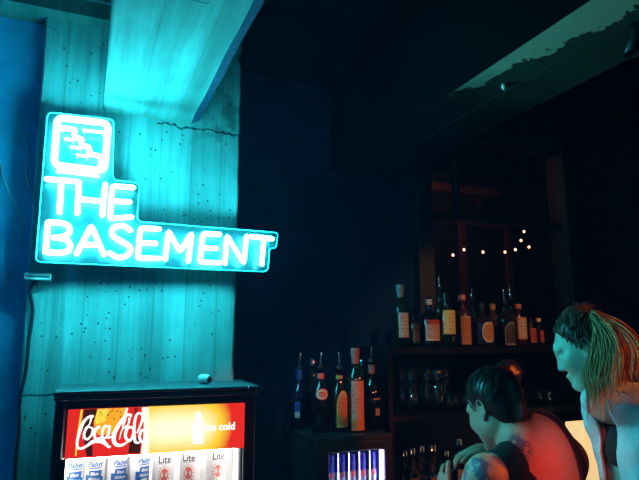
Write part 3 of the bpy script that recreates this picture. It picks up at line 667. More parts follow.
mk('black bottle with metal spout and dark arched label', B(507, 303, 17, 2.24), kind='wine', glass='bottle_black', lab=('arch', .008, .12, .85, 'paper_dark', 'paper_grey'), spout=-.25)
mk('tall black bottle with spout behind the cream label', B(513, 300, 13, 2.38), kind='wine', glass='bottle_black', spout=-.1)
mk('bottle with bright cream label right of the dark arched label', B(520, 306, 15, 2.25), kind='long', glass='bottle_amber', lab=('rect', .035, .145, .9, 'paper_cream', 'paper_orange'), cap='paper_orange')
mk('short reddish bottle with small red label, second from right on the top shelf', B(532, 318, 10, 2.25), kind='long', nr=.011, glass='bottle_amber', lab=('rect', .02, .09, .8, 'paper_red', 'paper_orange'))
mk('short dark bottle with white cap, rightmost on the top shelf', B(540, 320, 9, 2.27), kind='long', nr=.010, glass='bottle_brown', lab=('rect', .02, .08, .5, 'paper_red', 'paper_red'), cap='paper_white')
# glasses
def pint(label, loc, h=.150, r0=.030, r1=.043, group='tall glasses on the middle shelf', cat='glass', name='pint_glass', wt=.0022, rz=0, up=True):
    t = MB(); pr = [(.0001, 0), (r0, 0), (r0+(r1-r0)*.5, h*.5), (r1, h), (r1-wt, h), (r0+(r1-r0)*.5-wt, h*.5), (r0-wt, .01), (.0001, .01)]
    if not up: pr = [(r, h-z) for r, z in pr]
    t.lathe(pr, 24); o = t.build(name, 'clear'); o.location = loc; o['label'] = label; o['category'] = cat; o['group'] = group; return o
GL = [(402, 2.25), (412, 2.22), (421, 2.34), (427.5, 2.24), (438, 2.22), (444.5, 2.33)]
loc_words = ('leftmost stack', 'second stack from the left', 'third stack from the left', 'fourth stack from the left', 'fifth stack from the left', 'rightmost stack of tall ones')
g0_ = None
for (px, Y), wd in zip(GL, loc_words):
    p = bt_(px, Y, T2)
    for k in range(2):
        lab = 'clear tall glass in the %s, %s' % (wd, ('standing on the middle shelf', 'nested on top')[k]); L_ = p+Vector((0, 0, .066*k))
        if g0_ is None: g0_ = pint(lab, L_, r0=.022, r1=.031, h=.145)
        else: copy_thing(g0_, L_, lab)
g1_ = None
for (px, Y, wd) in ((449.5, 2.22, 'left of three beside the tall stacks'), (456, 2.24, 'middle of three beside the tall stacks'), (464.5, 2.24, 'beside the dark-haired head'), (540, 2.25, 'left of the pair near the right end'), (549.5, 2.22, 'right of the pair, with an orange glint')):
    p = bt_(px, Y, T2); lab = 'short clear glass on the middle shelf, '+wd
    if g1_ is None: g1_ = pint(lab, p, .082, .014, .017, 'short glasses on the middle shelf', name='shot_glass')
    else: copy_thing(g1_, p, lab)
GC = 'dim bottles on the lower shelf'
for px, top, Y, gl, lm, lab in ((405, 452, 2.3, 'bottle_black', 'paper_grey', 'grey-labelled dark bottle at the left end of the lower shelf'), (413, 449, 2.22, 'bottle_brown', 'paper_pink', 'slim brown bottle with pink label on the lower shelf'), (422.5, 447, 2.28, 'bottle_pale', 'paper_cream', 'bottle with dull cream label on the lower shelf'),
        (434, 446, 2.22, 'bottle_brown', 'paper_orange', 'bottle with orange label and bright cap tip, behind the phone'), (447, 452, 2.3, 'bottle_green', 'paper_dark', 'dark green bottle behind the hands on the lower shelf'), (460.5, 440, 2.24, 'bottle_black', 'paper_pink', 'bottle with bright cap tip above the raised hand')):
    p = bt_(px, Y, T3); h = min(hgt(px, top, Y, T3), .37)
    bottle(lab, p, h, .033, 'wine', glass=gl, lab=('rect', h*.28, h*.58, .8, lm, lm), cap='chrome', group=GC)
# cream lit lamp at the right end of the lower part
p = bt_(574, 2.02, 0); q0 = onY(573, 423, 2.02); q1 = onY(596, 423, 2.02); zt = q0.z
lp = thing('table_lamp', 'lit cream box-shaded lamp between the two women', 'lamp', ((q0.x+q1.x)/2, 2.02, 0))
LW = (q1.x-q0.x)/2
MB().box((-LW, -.05, zt-.30), (LW, .05, zt), b=.004).build('lamp_shade', 'lamp', lp)
MB().tube([(0, 0, .78), (0, 0, zt-.29)], .012, 10, cap=False).build('stem', 'darkgrey', lp)
MB().lathe([(.0001, .76), (.06, .76), (.06, .775), (.015, .785), (.0001, .785)], 20).build('base', 'darkgrey', lp)
ct = thing('side_cabinet', 'low black cabinet under the lit lamp', 'cabinet', (lp.location.x-.2, 1.90, 0))
MB().box((0, 0, 0), (.45, .25, .76), b=.004).build('body', 'shelf', ct); MB().box((.01, -.012, .05), (.44, 0, .72), b=.003).build('door', 'shelf', ct)
# small fittings under the right beam
p = onZ(504, 84, BZ); t = thing('light_socket', 'small pale cone-shaped lamp socket under the right beam', 'lamp socket', (p.x, p.y, BZ))
MB().lathe([(.0001, 0), (.008, 0), (.011, -.005), (.011, -.010), (.007, -.018), (.003, -.023), (.0001, -.025)], 16).build('socket', 'white', t)
p = onZ(633, 24, BZ); t = thing('spotlight', 'dark clamp spotlight hanging from the right beam at the frame edge', 'lamp', (p.x, p.y, BZ))
MB().tube([(0, 0, 0), (0, 0, -.04)], .008, 8, cap=False).build('bracket', 'chrome', t)
s2 = MB().lathe([(.0001, .03), (.014, .03), (.018, .01), (.026, -.03), (.024, -.03), (.016, .0), (.0001, .0)], 18); s2.v = [(v[0], v[1]*.9-v[2]*.35, v[2]-.055) for v in s2.v]; s2.build('lamp_head', 'darkgrey', t)
#PEOPLE0
# ------------------------------------------------------------------ people: smooth distance-field bodies
from functools import reduce
def MX(*a): return reduce(np.maximum, a)
class SDF:
    def __init__(s, lo, hi, h):
        s.lo = np.array(lo, float); s.h = h; s.n = np.ceil((np.array(hi)-s.lo)/h).astype(int)+1
        s.g = np.full(s.n, .06, np.float32)
    def block(s, lo, hi):
        a = np.clip(np.floor((np.array(lo)-s.lo)/s.h).astype(int), 0, s.n-1); b = np.clip(np.ceil((np.array(hi)-s.lo)/s.h).astype(int)+1, 1, s.n)
        if np.any(b <= a): return None
        ax = [s.lo[i]+s.h*np.arange(a[i], b[i]) for i in range(3)]
        return (slice(a[0], b[0]), slice(a[1], b[1]), slice(a[2], b[2])), ax[0][:, None, None], ax[1][None, :, None], ax[2][None, None, :]
    def comb(s, sl, d, k, sub):
        g = s.g[sl]; d = d.astype(np.float32)
        if sub:
            d = -d; hh = np.clip(.5-.5*(g-d)/k, 0, 1); s.g[sl] = g*(1-hh)+d*hh+k*hh*(1-hh)
        else:
            hh = np.clip(.5+.5*(g-d)/k, 0, 1); s.g[sl] = g*(1-hh)+d*hh-k*hh*(1-hh)
    def cone(s, a, b, r1, r2, k=.02, sub=False, infl=0):
        a = np.array(a, float); b = np.array(b, float); r1 += infl; r2 += infl; R = max(r1, r2)+.06+k
        q = s.block(np.minimum(a, b)-R, np.maximum(a, b)+R)
        if q is None: return
        sl, x, y, z = q; ba = b-a; L2 = ba @ ba+1e-9
        t = np.clip(((x-a[0])*ba[0]+(y-a[1])*ba[1]+(z-a[2])*ba[2])/L2, 0, 1)
        d = np.sqrt((x-a[0]-ba[0]*t)**2+(y-a[1]-ba[1]*t)**2+(z-a[2]-ba[2]*t)**2)-(r1+(r2-r1)*t)
        s.comb(sl, d, k, sub)
    def ell(s, c, r, B=np.eye(3), k=.02, sub=False, infl=0):
        c = np.array(c, float); r = np.array(r, float)+infl; R = max(r)+.05+k
        q = s.block(c-R, c+R)
        if q is None: return
        sl, x, y, z = q; X, Y, Z = x-c[0], y-c[1], z-c[2]
        p = [(X*B[i][0]+Y*B[i][1]+Z*B[i][2]) for i in range(3)]
        k0 = np.sqrt(sum((p[i]/r[i])**2 for i in range(3)))+1e-6; k1 = np.sqrt(sum((p[i]/r[i]**2)**2 for i in range(3)))+1e-6
        s.comb(sl, k0*(k0-1)/k1, k, sub)
    def coords(s):
        return [s.lo[0]+s.h*np.arange(s.n[0])[:, None, None], s.lo[1]+s.h*np.arange(s.n[1])[None, :, None], s.lo[2]+s.h*np.arange(s.n[2])[None, None, :]]
    def mesh(s, smooth=1):
        g = s.g; ins = g < 0; n = s.n
        corners = [(i, j, k) for i in (0, 1) for j in (0, 1) for k in (0, 1)]
        cnt = sum(ins[i:n[0]-1+i, j:n[1]-1+j, k:n[2]-1+k].astype(np.int8) for i, j, k in corners)
        act = np.argwhere((cnt > 0) & (cnt < 8)); 
        if len(act) == 0: return [], []
        idx = -np.ones(n-1, np.int64); idx[tuple(act.T)] = np.arange(len(act))
        V = {c: g[act[:, 0]+c[0], act[:, 1]+c[1], act[:, 2]+c[2]].astype(float) for c in corners}
        acc = np.zeros((len(act), 3)); num = np.zeros(len(act))
        for c in corners:
            for ax in range(3):
                if c[ax]: continue
                e = list(c); e[ax] = 1; e = tuple(e); a, b = V[c], V[e]; m = (a < 0) != (b < 0)
                t = np.where(m, a/np.where(m, a-b, 1), 0); p = np.tile(np.array(c, float), (len(act), 1)); p[:, ax] += t
                acc += p*m[:, None]; num += m
        vs = s.lo+(act+acc/num[:, None])*s.h
        fs = []
        for ax in range(3):
            u, v = [(1, 2), (2, 0), (0, 1)][ax]
            sh = [slice(0, n[i]) for i in range(3)]; sa = list(sh); sb = list(sh); sa[ax] = slice(0, n[ax]-1); sb[ax] = slice(1, n[ax])
            A, Bb = ins[tuple(sa)], ins[tuple(sb)]; e = np.argwhere(A != Bb); 
            e = e[(e[:, u] > 0) & (e[:, v] > 0) & (e[:, u] < n[u]-1) & (e[:, v] < n[v]-1)]
            du = np.zeros(3, int); du[u] = 1; dv = np.zeros(3, int); dv[v] = 1
            q = np.stack([idx[tuple((e-du-dv).T)], idx[tuple((e-dv).T)], idx[tuple(e.T)], idx[tuple((e-du).T)]], 1)
            flip = ~A[tuple(e.T)]; q[flip] = q[flip][:, ::-1]; fs.append(q)
        F_ = np.concatenate(fs)
        for _ in range(smooth):
            E = np.concatenate([F_[:, [0, 1]], F_[:, [1, 2]], F_[:, [2, 3]], F_[:, [3, 0]]]); a = np.zeros_like(vs); c_ = np.zeros(len(vs))
            for k in range(3): a[:, k] = np.bincount(E[:, 0], vs[E[:, 1], k], len(vs))+np.bincount(E[:, 1], vs[E[:, 0], k], len(vs))
            c_ = np.bincount(E[:, 0], minlength=len(vs))+np.bincount(E[:, 1], minlength=len(vs)); vs = vs*.5+a/np.maximum(c_, 1)[:, None]*.5
        return vs, F_
def sdf_obj(name, s, m, parent, foot, smooth=1, **pr):
    vs, fs = s.mesh(smooth); vs = vs-np.array(foot); me = bpy.data.meshes.new(name); me.from_pydata(vs.tolist(), [], fs.tolist())
    me.materials.append(M[m]); me.polygons.foreach_set('use_smooth', [True]*len(fs)); me.update()
    o = bpy.data.objects.new(name, me); COL.objects.link(o); o.parent = parent
    for k, v in pr.items(): o[k] = v
    return o
def nrm(v): v = np.array(v, float); return v/np.linalg.norm(v)
def frame(fwd, up=(0, 0, 1)):
    a = nrm(fwd); l = nrm(np.cross(up, a)); u = np.cross(a, l); return l, a, u      # left, forward, up
def head(s, c, fr, sc=1.0, inf=0, full=True):
    l, a, u = fr; B = np.array([l, a, u]); p = lambda x, y, z: c+sc*(l*x+a*y+u*z)
    E = lambda q, r, **k: s.ell(p(*q), np.array(r)*sc, B, **k)
    C = lambda q1, q2, r1, r2, **k: s.cone(p(*q1), p(*q2), r1*sc, r2*sc, **k)
    E((0, -.02, .035), (.073, .093, .083), k=.02); E((0, .03, -.03), (.056, .058, .08), k=.03)
    for x in (-1, 1):
        C((x*.05, -.005, -.055), (x*.014, .072, -.103), .018, .016, k=.03)
        E((x*.038, .062, -.022), (.022, .02, .02), k=.02)
    E((0, .078, -.103), (.016, .014, .013), k=.018)
    for x in (-1, 1): E((x*.047, .028, -.035), (.020, .040, .042), k=.03)
    if full:
        E((0, .072, .03), (.045, .018, .02), k=.02)
        C((0, .084, .010), (0, .103, -.030), .007, .0095, k=.016)
        for x in (-1, 1): E((x*.011, .094, -.036), (.008, .010, .007), k=.008)
        E((0, .088, -.064), (.023, .013, .0065), k=.007); E((0, .086, -.0765), (.02, .012, .007), k=.007)
        C((-.018, .103, -.0705), (.018, .103, -.0705), .0022, .0022, k=.003, sub=True)
        for x in (-1, 1):
            E((x*.031, .093, .006), (.018, .014, .012), k=.014, sub=True); E((x*.031, .070, .004), (.0165, .0145, .0125), k=.004)
            C((x*.015, .083, .027), (x*.048, .073, .026), .004, .003, k=.01)
        for x in (-1, 1):
            E((x*.073, -.010, .0), (.006, .014, .027), k=.006)
            rim = []
            for q in range(11):
                an = math.radians(-65+q*27); yy = -.012+.0165*math.cos(an); rim.append((x*(.076+.011*min(max((.004-yy)/.032, 0), 1)), yy, .003+.029*math.sin(an)))
            for q in range(10): C(rim[q], rim[q+1], .0042, .0042, k=.003)
            C(rim[0], (x*.075, .002, -.004), .0042, .0045, k=.003); E((x*.078, -.004, -.029), (.005, .008, .008), k=.004)
            E((x*.084, -.007, .002), (.007, .008, .016), k=.003, sub=True)
def hand(s, w, d, nrml, sc=1.0, side=1, curl=(.5, .6, .7, .8), thumb=(.6, .4), spread=1, fore=None):
    """w wrist, d finger direction, nrml palm normal (curl goes that way)"""
    d = nrm(d); n_ = nrm(np.array(nrml)-np.dot(nrml, d)*d); t = np.cross(d, n_)*side    # t: towards the thumb
    P_ = lambda x, y, z: w+sc*(t*x+d*y+n_*z); B = np.array([t, d, n_])
    s.ell(P_(0, .045, 0), np.array((.040, .052, .015))*sc, B, k=.014); s.cone(P_(0, -.01, 0), P_(0, .03, 0), .025*sc, .024*sc, k=.02)
    s.ell(P_(.02, .03, .008), np.array((.018, .03, .014))*sc, B, k=.012)
    for i, (x, ln, r) in enumerate(((.030, .072, .0085), (.010, .080, .0088), (-.010, .074, .0083), (-.029, .058, .0073))):
        b = P_(x, .082-abs(x-.005)*.2, 0); ang = curl[i]*.5; dirn = nrm(d+t*x*2.2*spread); segs = (.45, .31, .24)
        for j, f_ in enumerate(segs):
            dd = dirn*math.cos(ang)+n_*math.sin(ang); e = b+dd*ln*sc*f_; s.cone(b, e, r*sc*(1-.08*j), r*sc*(.92-.08*j), k=.004); b = e; ang += curl[i]*.75
    b = P_(.034, .022, .006); dd = nrm(t*.8+d*(.75)+n_*thumb[0])
    for j, (L, r) in enumerate(((.036, .0115), (.030, .0095))):
        e = b+dd*L*sc; s.cone(b, e, r*sc, r*sc*.88, k=.006); b = e; dd = nrm(dd+n_*thumb[1]+d*.2)
    return
def skin_mat(name, col, tattoos):
    m = mat(name, col, .5); n = NT(m); x, y, z = n.xyz()
    msk = None
    for (c, r) in tattoos:
        dv = n.t.nodes.new('ShaderNodeVectorMath'); dv.operation = 'DISTANCE'; n.put(dv.inputs[0], n.o); dv.inputs[1].default_value = c
        q = n.rng(dv.outputs['Value'], r*.75, r, 1, 0); msk = q if msk is None else n.m('MAXIMUM', msk, q)
    pat = n.noise(n.o, 32, 5, .65); pat2 = n.m('GREATER_THAN', pat, .49)
    mott = n.rng(n.noise(n.o, 12, 4), .3, .7, .88, 1.08); vm = n.t.nodes.new('ShaderNodeVectorMath'); vm.operation = 'SCALE'; vm.inputs[0].default_value = col; n.put(vm.inputs['Scale'], mott)
    base = vm.outputs[0]
    if msk is not None:
        base = n.mix(n.m('MULTIPLY', n.m('MULTIPLY', msk, pat2), .85), base, (.035, .05, .13))
    n.color(base); n.bump(n.noise(n.o, 220, 2), .12, .002); return m
def cloth_mat(name, col, rough=.8, b=.35, sc=26):
    m = mat(name, col, rough); n = NT(m); a_ = n.noise(n.map(n.o, (1, 1, .5)), sc, 4, .6); w_ = n.noise(n.o, 300, 2)
    k = n.rng(a_, .3, .7, .8, 1.15); vm = n.t.nodes.new('ShaderNodeVectorMath'); vm.operation = 'SCALE'; vm.inputs[0].default_value = col; n.put(vm.inputs['Scale'], k); n.color(vm.outputs[0])
    n.bump(n.m('ADD', a_, n.m('MULTIPLY', w_, .15)), b, .012); M[name] = m
cloth_mat('black_cloth', (.008, .008, .01)); cloth_mat('denim', (.45, .78, .80), b=.7, sc=22); cloth_mat('dark_denim', (.018, .012, .016))
M['dark_hair'] = mat('dark hair', (.012, .008, .006), .38, spec=.4); M['blond_hair'] = mat('fair hair', (.42, .25, .10), .42, noise=.35, nscale=60); M['brown_hair'] = mat('brown hair roots', (.055, .035, .02), .45, noise=.4, nscale=60)
M['eye_white'] = mat('eye white', (.7, .68, .65), .2); M['iris'] = mat('dark iris', (.03, .02, .015), .2)
RZP = -YAW
def person(name, foot, label):
    t = thing(name, label, 'person', (foot[0]*math.cos(YAW)+foot[1]*math.sin(YAW), -foot[0]*math.sin(YAW)+foot[1]*math.cos(YAW), 0), RZP)
    return t
def strands(mb, paths, r0=.0022, n=3, mi=0):
    for pts in paths:
        L = len(pts); rs = [r0*(1-.75*(i/(L-1))**2) for i in range(L)]; mb.tube(pts, rs, n, mi, cap=False)
def eyes(t, c, fr, foot, sc=1):
    l, a, u = fr
    for x in (-1, 1):
        e = c+sc*(l*x*.031+a*.0735+u*.001)-np.array(foot); mb = MB(); mb.lathe([(max(.0118*math.sin(k/8*PI), .0001), -.0118*math.cos(k/8*PI)) for k in range(9)], 14, tuple(e)); o = mb.build('eye', 'eye_white', t)
        ia = e+a*.0098; mb = MB(); q = Vector(a).to_track_quat('Z', 'Y'); pr = [(.0048, 0), (.003, .0022), (.0001, .0026)]; mb.lathe(pr, 12); mb.v = [tuple(q @ Vector(v)+Vector(ia)) for v in mb.v]; mb.build('iris', 'iris', o)
# ---------- woman with the bun, bent forward over her phone
def woman_bun():
    foot = np.array((.84, 2.06, 0)); t = person('person', foot, 'person with dark bun and black low-backed tank top, tattooed shoulder, bent over a phone')
    c = P(494, 409, 1.950); fr = frame((-.56, .76, -.50)); l, a, u = fr
    C7 = P(521, 441, 1.850); mid = P(528, 463, 1.850); sl = nrm((.22, .235, 0)); Ls, Rs = P(486, 476, 1.760), P(566, 460, 1.950)
    pel = np.array((.83, 2.01, .73)); spine = nrm(mid-pel); chest = mid*.62+pel*.38; waist = mid*.25+pel*.75
    fwd = nrm(np.cross(sl, spine)); fwd = -fwd if fwd[1] < 0 else fwd
    BT = np.array([sl, np.cross(spine, sl), spine])
    def torso(s, inf=0, k=.03):
        s.ell(mid*.85+pel*.15, (.155, .095, .13), BT, k=k, infl=inf); s.ell(chest, (.138, .095, .14), BT, k=.05, infl=inf); s.ell(chest+fwd*.06, (.11, .07, .08), BT, k=.04, infl=inf)
        s.ell(waist, (.125, .09, .13), BT, k=.05, infl=inf); s.ell(pel, (.155, .115, .12), BT, k=.05, infl=inf)
        s.cone(C7+np.array((0, 0, -.014)), Rs+np.array((-.02, 0, .0)), .050, .062, k=.045, infl=inf); s.cone(C7+np.array((0, 0, -.012)), Ls+np.array((.02, 0, .0)), .042, .045, k=.035, infl=inf)
    def legs(s, inf=0):
        for sg in (-1, 1):
            hp_ = pel+sl*.085*sg-np.array((0, 0, .03)); kn = np.array((foot[0]-.05, foot[1]+.14, .44))+sl*.095*sg; an = np.array((foot[0], foot[1], .09))+sl*.10*sg
            s.cone(hp_, kn, .085, .056, k=.04, infl=inf); s.cone(kn, an, .055, .037, k=.03, infl=inf)
    Le, Lw = P(446, 548, 1.750), P(447, 494, 1.930); Re, Rw = P(522, 478, 2.110), P(480, 452, 2.03)
    def arms(s, inf=0):
        s.ell(Ls, (.058, .058, .06), k=.03, infl=inf); s.cone(Ls, Le, .054, .041, k=.03, infl=inf); s.ell(Rs, (.05, .05, .05), k=.03, infl=inf); s.cone(Rs, Re, .05, .04, k=.03, infl=inf)
    lo = (.2, 1.5, -.0); hi = (1.12, 2.45, 1.45)
    b = SDF(lo, hi, .0045); torso(b); legs(b); arms(b)
    b.cone(Le, Lw, .041, .026, k=.02); b.cone(Re, Rw, .04, .025, k=.02)
    b.cone(C7-np.array((0, 0, .03)), c-a*.02-u*.055, .054, .050, k=.03)
    head(b, c, fr, .97)
    hand(b, Lw, P(435, 466, 2.050)-Lw, (.75, .35, .1), .92, side=-1, curl=(.9, .9, .95, 1.0), thumb=(.1, .15))
    hand(b, Rw, P(446, 457, 1.93)-Rw, (-.1, -.2, -1), .92, side=1, curl=(.25, .35, .6, .8), thumb=(.3, .2))
    for sg in (-1, 1):
        an = np.array((foot[0], foot[1], .09))+sl*.10*sg; b.cone(an-np.array((0, 0, .03)), an+np.array((-.07, .09, -.055)), .034, .024, k=.02)
    W_ = lambda v: tuple(float(q) for q in np.array(v)-foot)
    M['skin_tattoo'] = skin_mat('tattooed skin', (.52, .28, .20), [(W_(P(514, 448, 1.750)), .085), (W_(P(474, 472, 1.710)), .06), (W_(P(458, 500, 1.710)), .07)])
    sdf_obj('body', b, 'skin_tattoo', t, foot)
    eyes(t, c, fr, foot, .97)
    # trousers and tank
    tr = SDF((.45, 1.65, .0), (1.12, 2.42, 1.0), .006); torso(tr, .006); legs(tr, .010)
    x, y, z = tr.coords(); tr.g = np.maximum(tr.g, np.maximum((x-waist[0])*spine[0]+(y-waist[1])*spine[1]+(z-waist[2])*spine[2]-.0, .10-z)).astype(np.float32)
    sdf_obj('trousers', tr, 'black_cloth', t, foot)
    tk = SDF((.4, 1.55, .62), (1.12, 2.3, 1.34), .0045); torso(tk, .006); tk.ell(Ls+np.array((.035, .02, -.0)), (.05, .06, .055), k=.02, infl=.004); tk.ell(Rs, (.05, .05, .05), k=.03, infl=.007); tk.cone(Rs, Rs*.6+Re*.4, .05, .046, k=.03, infl=.007)
    x, y, z = tk.coords(); dx = lambda q, n_: (x-q[0])*n_[0]+(y-q[1])*n_[1]+(z-q[2])*n_[2]
    up_along = dx(mid, spine); lat = dx(mid, sl); back = dx(mid, -fwd)
    # armholes: keep only between the shoulder seams; scoop neck back and front
    cut = np.maximum(lat-.26, -lat-.165-0*x)
    # low rounded back opening
    bo = np.sqrt(((lat-.014)/.084)**2+((up_along-.03)/.26)**2)-1; bo = np.where(back > .0, bo*.09, .05)
    fo = np.sqrt((lat/.075)**2+((up_along-.10)/.13)**2)-1; fo = np.where(back <= .0, fo*.08, .05)
    tk.g = MX(tk.g, cut, -bo, -fo, -(up_along+.42)*1.0).astype(np.float32)
    nk = SDF.cone; tk.cone(C7-np.array((0, 0, .02)), c-u*.04, .074, .07, k=.008, sub=True)
    sdf_obj('tank_top', tk, 'black_cloth', t, foot, label='black low-backed tank top')
    for sg in (-1, 1):
        an = np.array((foot[0], foot[1], .09))+sl*.10*sg; q = SDF(an-np.array((.22, .2, .1)), an+np.array((.2, .25, .06)), .006)
        q.cone(an-np.array((0, 0, .045)), an+np.array((-.08, .10, -.058)), .040, .032, k=.02); q.cone(an, an-np.array((0, 0, .04)), .045, .042, k=.02)
        x, y, z = q.coords(); q.g = np.maximum(q.g, 0.004-z).astype(np.float32); sdf_obj('shoe', q, 'black_cloth', t, foot)
    # hair: close cap, knot and combed strands
    hr = SDF(c-.2, c+.2, .004); B = np.array([l, a, u])
    hr.ell(c+u*.042-a*.026, (.082, .094, .086), B, k=.01); hr.ell(c-u*.02-a*.055, (.066, .05, .065), B, k=.03)
    x, y, z = hr.coords(); X = (x-c[0])*l[0]+(y-c[1])*l[1]+(z-c[2])*l[2]; Yv = (x-c[0])*a[0]+(y-c[1])*a[1]+(z-c[2])*a[2]; Z = (x-c[0])*u[0]+(y-c[1])*u[1]+(z-c[2])*u[2]
    edge = np.maximum(Yv-.030-.35*np.maximum(Z, 0), (Yv*.85-Z*.55-.012)); hr.g = np.maximum(hr.g+.008*np.clip(1+edge/.022, 0, 1)**2, edge).astype(np.float32)
    bc = P(509, 371, 2.00)
    for k in range(9):
        an_ = k/9*2*PI; q = bc+np.array((.020*math.cos(an_), .014*math.sin(an_*2), .018*math.sin(an_))); hr.ell(q, (.022, .024, .020), k=.010)
    hr.cone(c-a*.03+u*.07, bc, .045, .03, k=.03)
    ho = sdf_obj('hair', hr, 'dark_hair', t, foot)
    rnd = random.Random(3); ps = []
    for k in range(240):
        th = rnd.uniform(-.2, 2*PI); el = rnd.uniform(-.5, 1.1)
        q = c+u*.042-a*.026+l*.083*math.cos(el)*math.cos(th)+a*.095*math.cos(el)*math.sin(th)+u*.087*math.sin(el)
        dl = q-c; yy, zz = dl @ a, dl @ u
        if yy > .028+.35*max(zz, 0) or yy*.85-zz*.55 > .01: continue
        e = bc+np.array([rnd.uniform(-.02, .02) for _ in range(3)]); cc = c+u*.042-a*.026; pts = []
        for i in range(9):
            s_ = i/8; p_ = q*(1-s_)+e*s_; dd = p_-cc; rr_ = np.linalg.norm(dd); want = .0935*(1-s_)+s_*max(rr_, .0935); p_ = cc+dd/rr_*max(rr_, want); pts.append(tuple(p_-foot))
        ps.append(pts)
    for k in range(60):
        b0 = bc+np.array([rnd.uniform(-.03, .03) for _ in range(3)]); d_ = nrm([rnd.uniform(-1, 1), rnd.uniform(-1, 1), rnd.uniform(.0, 1)]); ps.append([tuple(b0+d_*.012*i+np.array((0, 0, -.0012*i*i))-foot) for i in range(4)])
    for k in range(30):
        b0 = c-u*.05-a*(.05+rnd.uniform(0, .03))+l*rnd.uniform(-.05, .05); ps.append([tuple(b0+np.array((.006*i, -.003*i, -.008*i))*rnd.uniform(.7, 1.1)-foot) for i in range(5)])
    mb = MB(); strands(mb, ps, .0016); mb.build('hair_strands', 'dark_hair', ho)['kind'] = 'stuff'
    # phone
    pc = P(443, 468, 2.03); ph = thing('phone', 'dark mobile phone held in both hands of the bent person with the bun', 'phone', (pc[0]*math.cos(YAW)+pc[1]*math.sin(YAW), -pc[0]*math.sin(YAW)+pc[1]*math.cos(YAW), pc[2]))
    ex = nrm(P(443, 455, 2.030)-P(436, 468, 1.990)); ez = nrm(np.cross(ex, (-.2, .25, .9))); ey = np.cross(ez, ex)
    mb = MB(); mb.box((-.033, -.004, -.066), (.033, .004, .066), b=.0025); Mx = Matrix(((ex[0], ey[0], ez[0]), (ex[1], ey[1], ez[1]), (ex[2], ey[2], ez[2])))
    ph.rotation_euler = (Matrix.Rotation(RZP, 3, 'Z') @ Mx).to_euler(); mb.build('case', 'black_plastic', ph)
    MB().box((-.030, .0041, -.062), (.030, .0046, .062)).build('screen', 'bottle_black', ph); MB().box((-.0335, -.0022, -.05), (-.0328, .0022, .05)).build('metal_edge', 'chrome', ph)
woman_bun()
